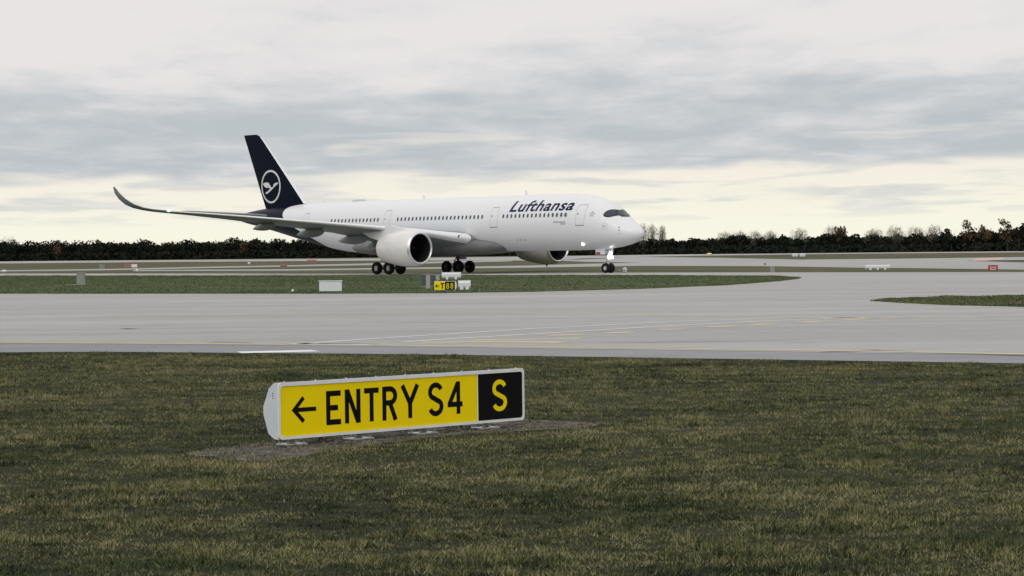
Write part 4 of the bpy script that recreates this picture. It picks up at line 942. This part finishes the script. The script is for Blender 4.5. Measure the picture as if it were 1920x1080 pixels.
# stones on the bare strip
q_ = [G(*p) for p in SOIL]; poly3 = [(p.x, p.y) for p in q_]
X = RNG.uniform(min(a for a, _ in poly3), max(a for a, _ in poly3), 5200); Y = RNG.uniform(min(b for _, b in poly3), max(b for _, b in poly3), 5200)
k = inpoly(X, Y, poly3); X, Y = X[k], Y[k]; n = len(X); r = 0.008+0.03*RNG.random(n)**3
tet = np.array([(1, 0, 0), (-0.5, 0.8, 0), (-0.5, -0.8, 0), (0, 0, 0.7)]); an = RNG.random(n)*6.28
V = tet[None]*r[:, None, None]; V = np.stack([V[..., 0]*np.cos(an)[:, None]-V[..., 1]*np.sin(an)[:, None], V[..., 0]*np.sin(an)[:, None]+V[..., 1]*np.cos(an)[:, None], V[..., 2]], -1)+np.stack([X, Y, np.full(n, 0.008)], 1)[:, None]
fi = (np.arange(n)*4)[:, None]+np.array([0, 1, 3, 1, 2, 3, 2, 0, 3])[None]
tag(link('gravel', np_mesh('gravel', V.reshape(-1, 3), 3, fi.ravel(), mat('stones', (0.13, 0.115, 0.095), 0.9, var=0.5, vscale=8))), 'loose stones and dirt on the bare strip under the near sign', 'gravel', None, 'stuff')

# ================================================================== trees
def leaf_mat(name, cols):
    m, t, b, pos = newmat(name, 0.9); b.inputs['Specular IOR Level'].default_value = 0.1
    n1 = tnoise(t, pos, 0.06, 3, 0.6); at_ = t.nodes.new('ShaderNodeAttribute'); at_.attribute_name = 'tone'
    t.links.new(ramp(t, tmath(t, 'ADD', tmath(t, 'MULTIPLY', n1, 0.6), tmath(t, 'MULTIPLY', at_.outputs['Fac'], 0.4)), cols), b.inputs['Base Color']); return m
M_LEAF = leaf_mat('dark_foliage', [(0.3, (0.009, 0.013, 0.009)), (0.55, (0.016, 0.021, 0.014)), (0.75, (0.036, 0.031, 0.019))])
M_ORANGE = leaf_mat('autumn_foliage', [(0.3, (0.06, 0.035, 0.018)), (0.7, (0.17, 0.095, 0.042))])
M_RUSSET = leaf_mat('russet_foliage', [(0.3, (0.05, 0.035, 0.02)), (0.7, (0.15, 0.10, 0.055))])
M_TWIG = leaf_mat('bare_twigs', [(0.3, (0.12, 0.11, 0.09)), (0.7, (0.24, 0.22, 0.18))])
M_BARK = mat('bark', (0.045, 0.038, 0.03), 0.95, var=0.2)
def leaves(C, size, rng):                       # random quads round the centres C
    n = len(C); a = rng.normal(size=(n, 3)); a /= np.linalg.norm(a, axis=1)[:, None]; b_ = np.cross(a, rng.normal(size=(n, 3))); b_ /= np.linalg.norm(b_, axis=1)[:, None]
    s_ = (size*(0.5+rng.random(n)))[:, None]/2; a = a*s_; b_ = b_*s_*0.8
    return np.stack([C-a-b_, C+a-b_*0.4, C+a+b_, C-a*0.5+b_], 1)
PATH = [(-500, 1830), (0, 1700), (500, 1500), (1000, 1300), (1500, 1120), (1920, 980), (2500, 860)]
TOPS = [(-500, 456), (0, 449), (60, 450), (150, 449.5), (250, 450), (400, 449.5), (440, 445), (520, 447), (600, 446), (700, 449), (1000, 450), (1190, 452), (1230, 446), (1260, 448), (1300, 447), (1345, 443), (1400, 442), (1470, 444), (1510, 443), (1560, 436), (1600, 438), (1650, 441), (1700, 439), (1760, 439), (1800, 436), (1850, 431), (1900, 428), (1960, 428), (2500, 425)]
def tree_ground(px, extra=0.0): d_ = float(np.interp(px, [a for a, _ in PATH], [b for _, b in PATH]))+extra; return depth_x(px, d_), d_
def height_for(px, ytop, d_):
    hor = 472.09-(px-960)*ROLL; return CAM_H+(hor-ytop)/FPX*d_
rng = np.random.default_rng(21); Q = []; trunks = MB()
for px_ in np.arange(-430, 2360, 4.2):
    px_ = px_+rng.uniform(-3, 3); ex = rng.uniform(0, 60)**1.0; x, d_ = tree_ground(px_, ex)
    h = height_for(px_, float(np.interp(px_, [a for a, _ in TOPS], [b for _, b in TOPS])), d_)*rng.uniform(0.74, 1.02)*(1+0.09*math.sin(px_*0.11)*math.sin(px_*0.037+1))
    r = h*rng.uniform(0.24, 0.38); n = 420
    u = rng.normal(size=(n, 3)); u /= np.linalg.norm(u, axis=1)[:, None]; u *= (rng.random(n)**0.45)[:, None]
    C = np.stack([x+u[:, 0]*r*1.15, d_+u[:, 1]*r*1.15, h*0.50+u[:, 2]*h*0.50], 1); C[:, 2] += rng.normal(0, 0.25, n); C[:, 2] = np.maximum(C[:, 2], 0.3)
    Q.append(leaves(C, 1.05, rng))
    n2 = 110; C2 = np.stack([x+rng.normal(0, 3.5, n2), d_-8+rng.normal(0, 3, n2), rng.random(n2)*h*0.38+0.3], 1); Q.append(leaves(C2, 1.5, rng))
Q = np.concatenate(Q); tone = np.repeat(rng.random(len(Q)), 4)
tag(link('woodland', np_mesh('woodland', Q.reshape(-1, 3), 4, np.arange(len(Q)*4), M_LEAF, tone)), 'dark woodland running along the far side of the airfield', 'woodland', None, 'stuff')
def tree(px, ytop, wpx, kind, label, extra=-6, group=None):
    x, d_ = tree_ground(px, extra); h = height_for(px, ytop, d_); r = wpx/2/FPX*d_; rg = np.random.default_rng(int(px*7+ytop))
    names = {'bare': 'bare_tree', 'orange': 'autumn_tree', 'russet': 'autumn_tree', 'dark': 'evergreen_tree'}
    e = tag(empty(names[kind], (x, d_, 0)), label, 'tree', group)
    tk = MB().tube((0, 0, -0.1), (0.1, 0, h*0.45), 0.26, 0.18, 7).tube((0.1, 0, h*0.45), (0, 0, h*0.9), 0.18, 0.05, 6)
    tips = []
    for k in range(22):
        a = rg.random()*6.28; z0 = h*rg.uniform(0.30, 0.65); l = r*rg.uniform(0.3, 0.9); q_ = (math.cos(a)*l, math.sin(a)*l, min(z0+l*rg.uniform(0.6, 1.3), h*0.97)); tk.tube((0.05, 0, z0), q_, 0.10, 0.03, 5); tips.append((q_, z0))
    tk.build('trunk', M_BARK, e)
    if kind == 'bare':
        Vt = []
        for k in range(1500):
            u = rg.normal(size=3); u /= np.linalg.norm(u); u *= rg.random()**0.38; lob = 1+0.14*math.sin(5*math.atan2(u[1], u[0])+px)+0.10*math.sin(9*u[0]+ytop)
            b0 = np.array([u[0]*r*lob, u[1]*r*lob, h*0.64+u[2]*h*0.36*lob]); dr = u*0.7+np.array([0, 0, 0.5])+rg.normal(size=3)*0.5; dr /= np.linalg.norm(dr); l = rg.uniform(0.6, 1.5); sd_ = np.cross(dr, rg.normal(size=3)); sd_ /= np.linalg.norm(sd_)
            Vt += [b0-sd_*0.055, b0+sd_*0.055, b0+dr*l]
        Vt = np.array(Vt); link('crown', np_mesh('crown', Vt, 3, np.arange(len(Vt)), M_TWIG, np.repeat(rg.random(len(Vt)//3), 3)), None, e)
    else:
        n = 520; nb = 9; cen = np.array([[rg.uniform(-0.6, 0.6)*r, rg.uniform(-0.6, 0.6)*r, h*rg.uniform(0.35, 0.88)] for _ in range(nb)]); rr_ = r*0.45
        ix = rg.integers(0, nb, n); u = rg.normal(size=(n, 3)); u /= np.linalg.norm(u, axis=1)[:, None]; C = cen[ix]+u*rr_*(rg.random(n)**0.4)[:, None]*np.array([1, 1, 0.9]); C[:, 2] = np.clip(C[:, 2], 0.6, h)
        q4 = leaves(C, 0.7 if kind != 'dark' else 0.9, rg)
        link('crown', np_mesh('crown', q4.reshape(-1, 3), 4, np.arange(len(q4)*4), {'orange': M_ORANGE, 'russet': M_RUSSET, 'dark': M_LEAF}[kind], np.repeat(rg.random(len(q4)), 4)), None, e)
tree(108, 449, 20, 'orange', 'orange autumn tree in the dark woodland at the far left')
tree(462, 446, 22, 'russet', 'brownish autumn tree in the woodland just below the tailcone')
tree(18, 444.5, 34, 'bare', 'faint bare treetop above the woodland at the left edge', 30)
tree(1207, 420.5, 18, 'bare', 'tall bare tree touching the aircraft nose', 20); tree(1224, 421.5, 20, 'bare', 'middle bare tree of three right of the nose', 22); tree(1243, 424, 13, 'bare', 'slender bare tree, rightmost of three by the nose', 26)
tree(1360, 435, 30, 'bare', 'bare tree at the left end of the pale hedge-like row', 24); tree(1388, 434, 30, 'bare', 'bare tree in the pale row, just right of its left end', 26); tree(1418, 434.5, 30, 'bare', 'bare tree in the pale row, second from its right end', 24); tree(1446, 434, 26, 'bare', 'bare tree at the right end of the pale hedge-like row', 28)
tree(1500, 429.5, 32, 'bare', 'round pale bare tree standing alone above the two white boards', 20)
tree(1562, 425, 34, 'bare', 'bare domed tree left of the russet domed tree', 20); tree(1580, 424, 30, 'russet', 'russet domed tree rising above the middle of the right woodland', 10)
tree(1640, 430, 36, 'bare', 'bare tree right of the russet domed tree', 25); tree(1680, 425, 38, 'bare', 'broad bare tree above the long white sign back', 25); tree(1718, 426, 36, 'bare', 'bare tree between the broad bare tree and the reddish trees', 25); tree(1752, 424, 34, 'bare', 'last bare tree left of the tall reddish trees', 25)
tree(1785, 428, 26, 'dark', 'dark evergreen left of the tall reddish tree'); tree(1818, 411.5, 40, 'orange', 'tall reddish autumn tree rising at the right of the woodland', 5); tree(1850, 419, 34, 'russet', 'brownish tree right of the tall reddish tree', 5)
tree(1890, 406.5, 36, 'russet', 'tallest russet tree near the right edge of the picture', 0); tree(1912, 416, 34, 'dark', 'dark evergreen tree cut by the right edge of the picture', -10)
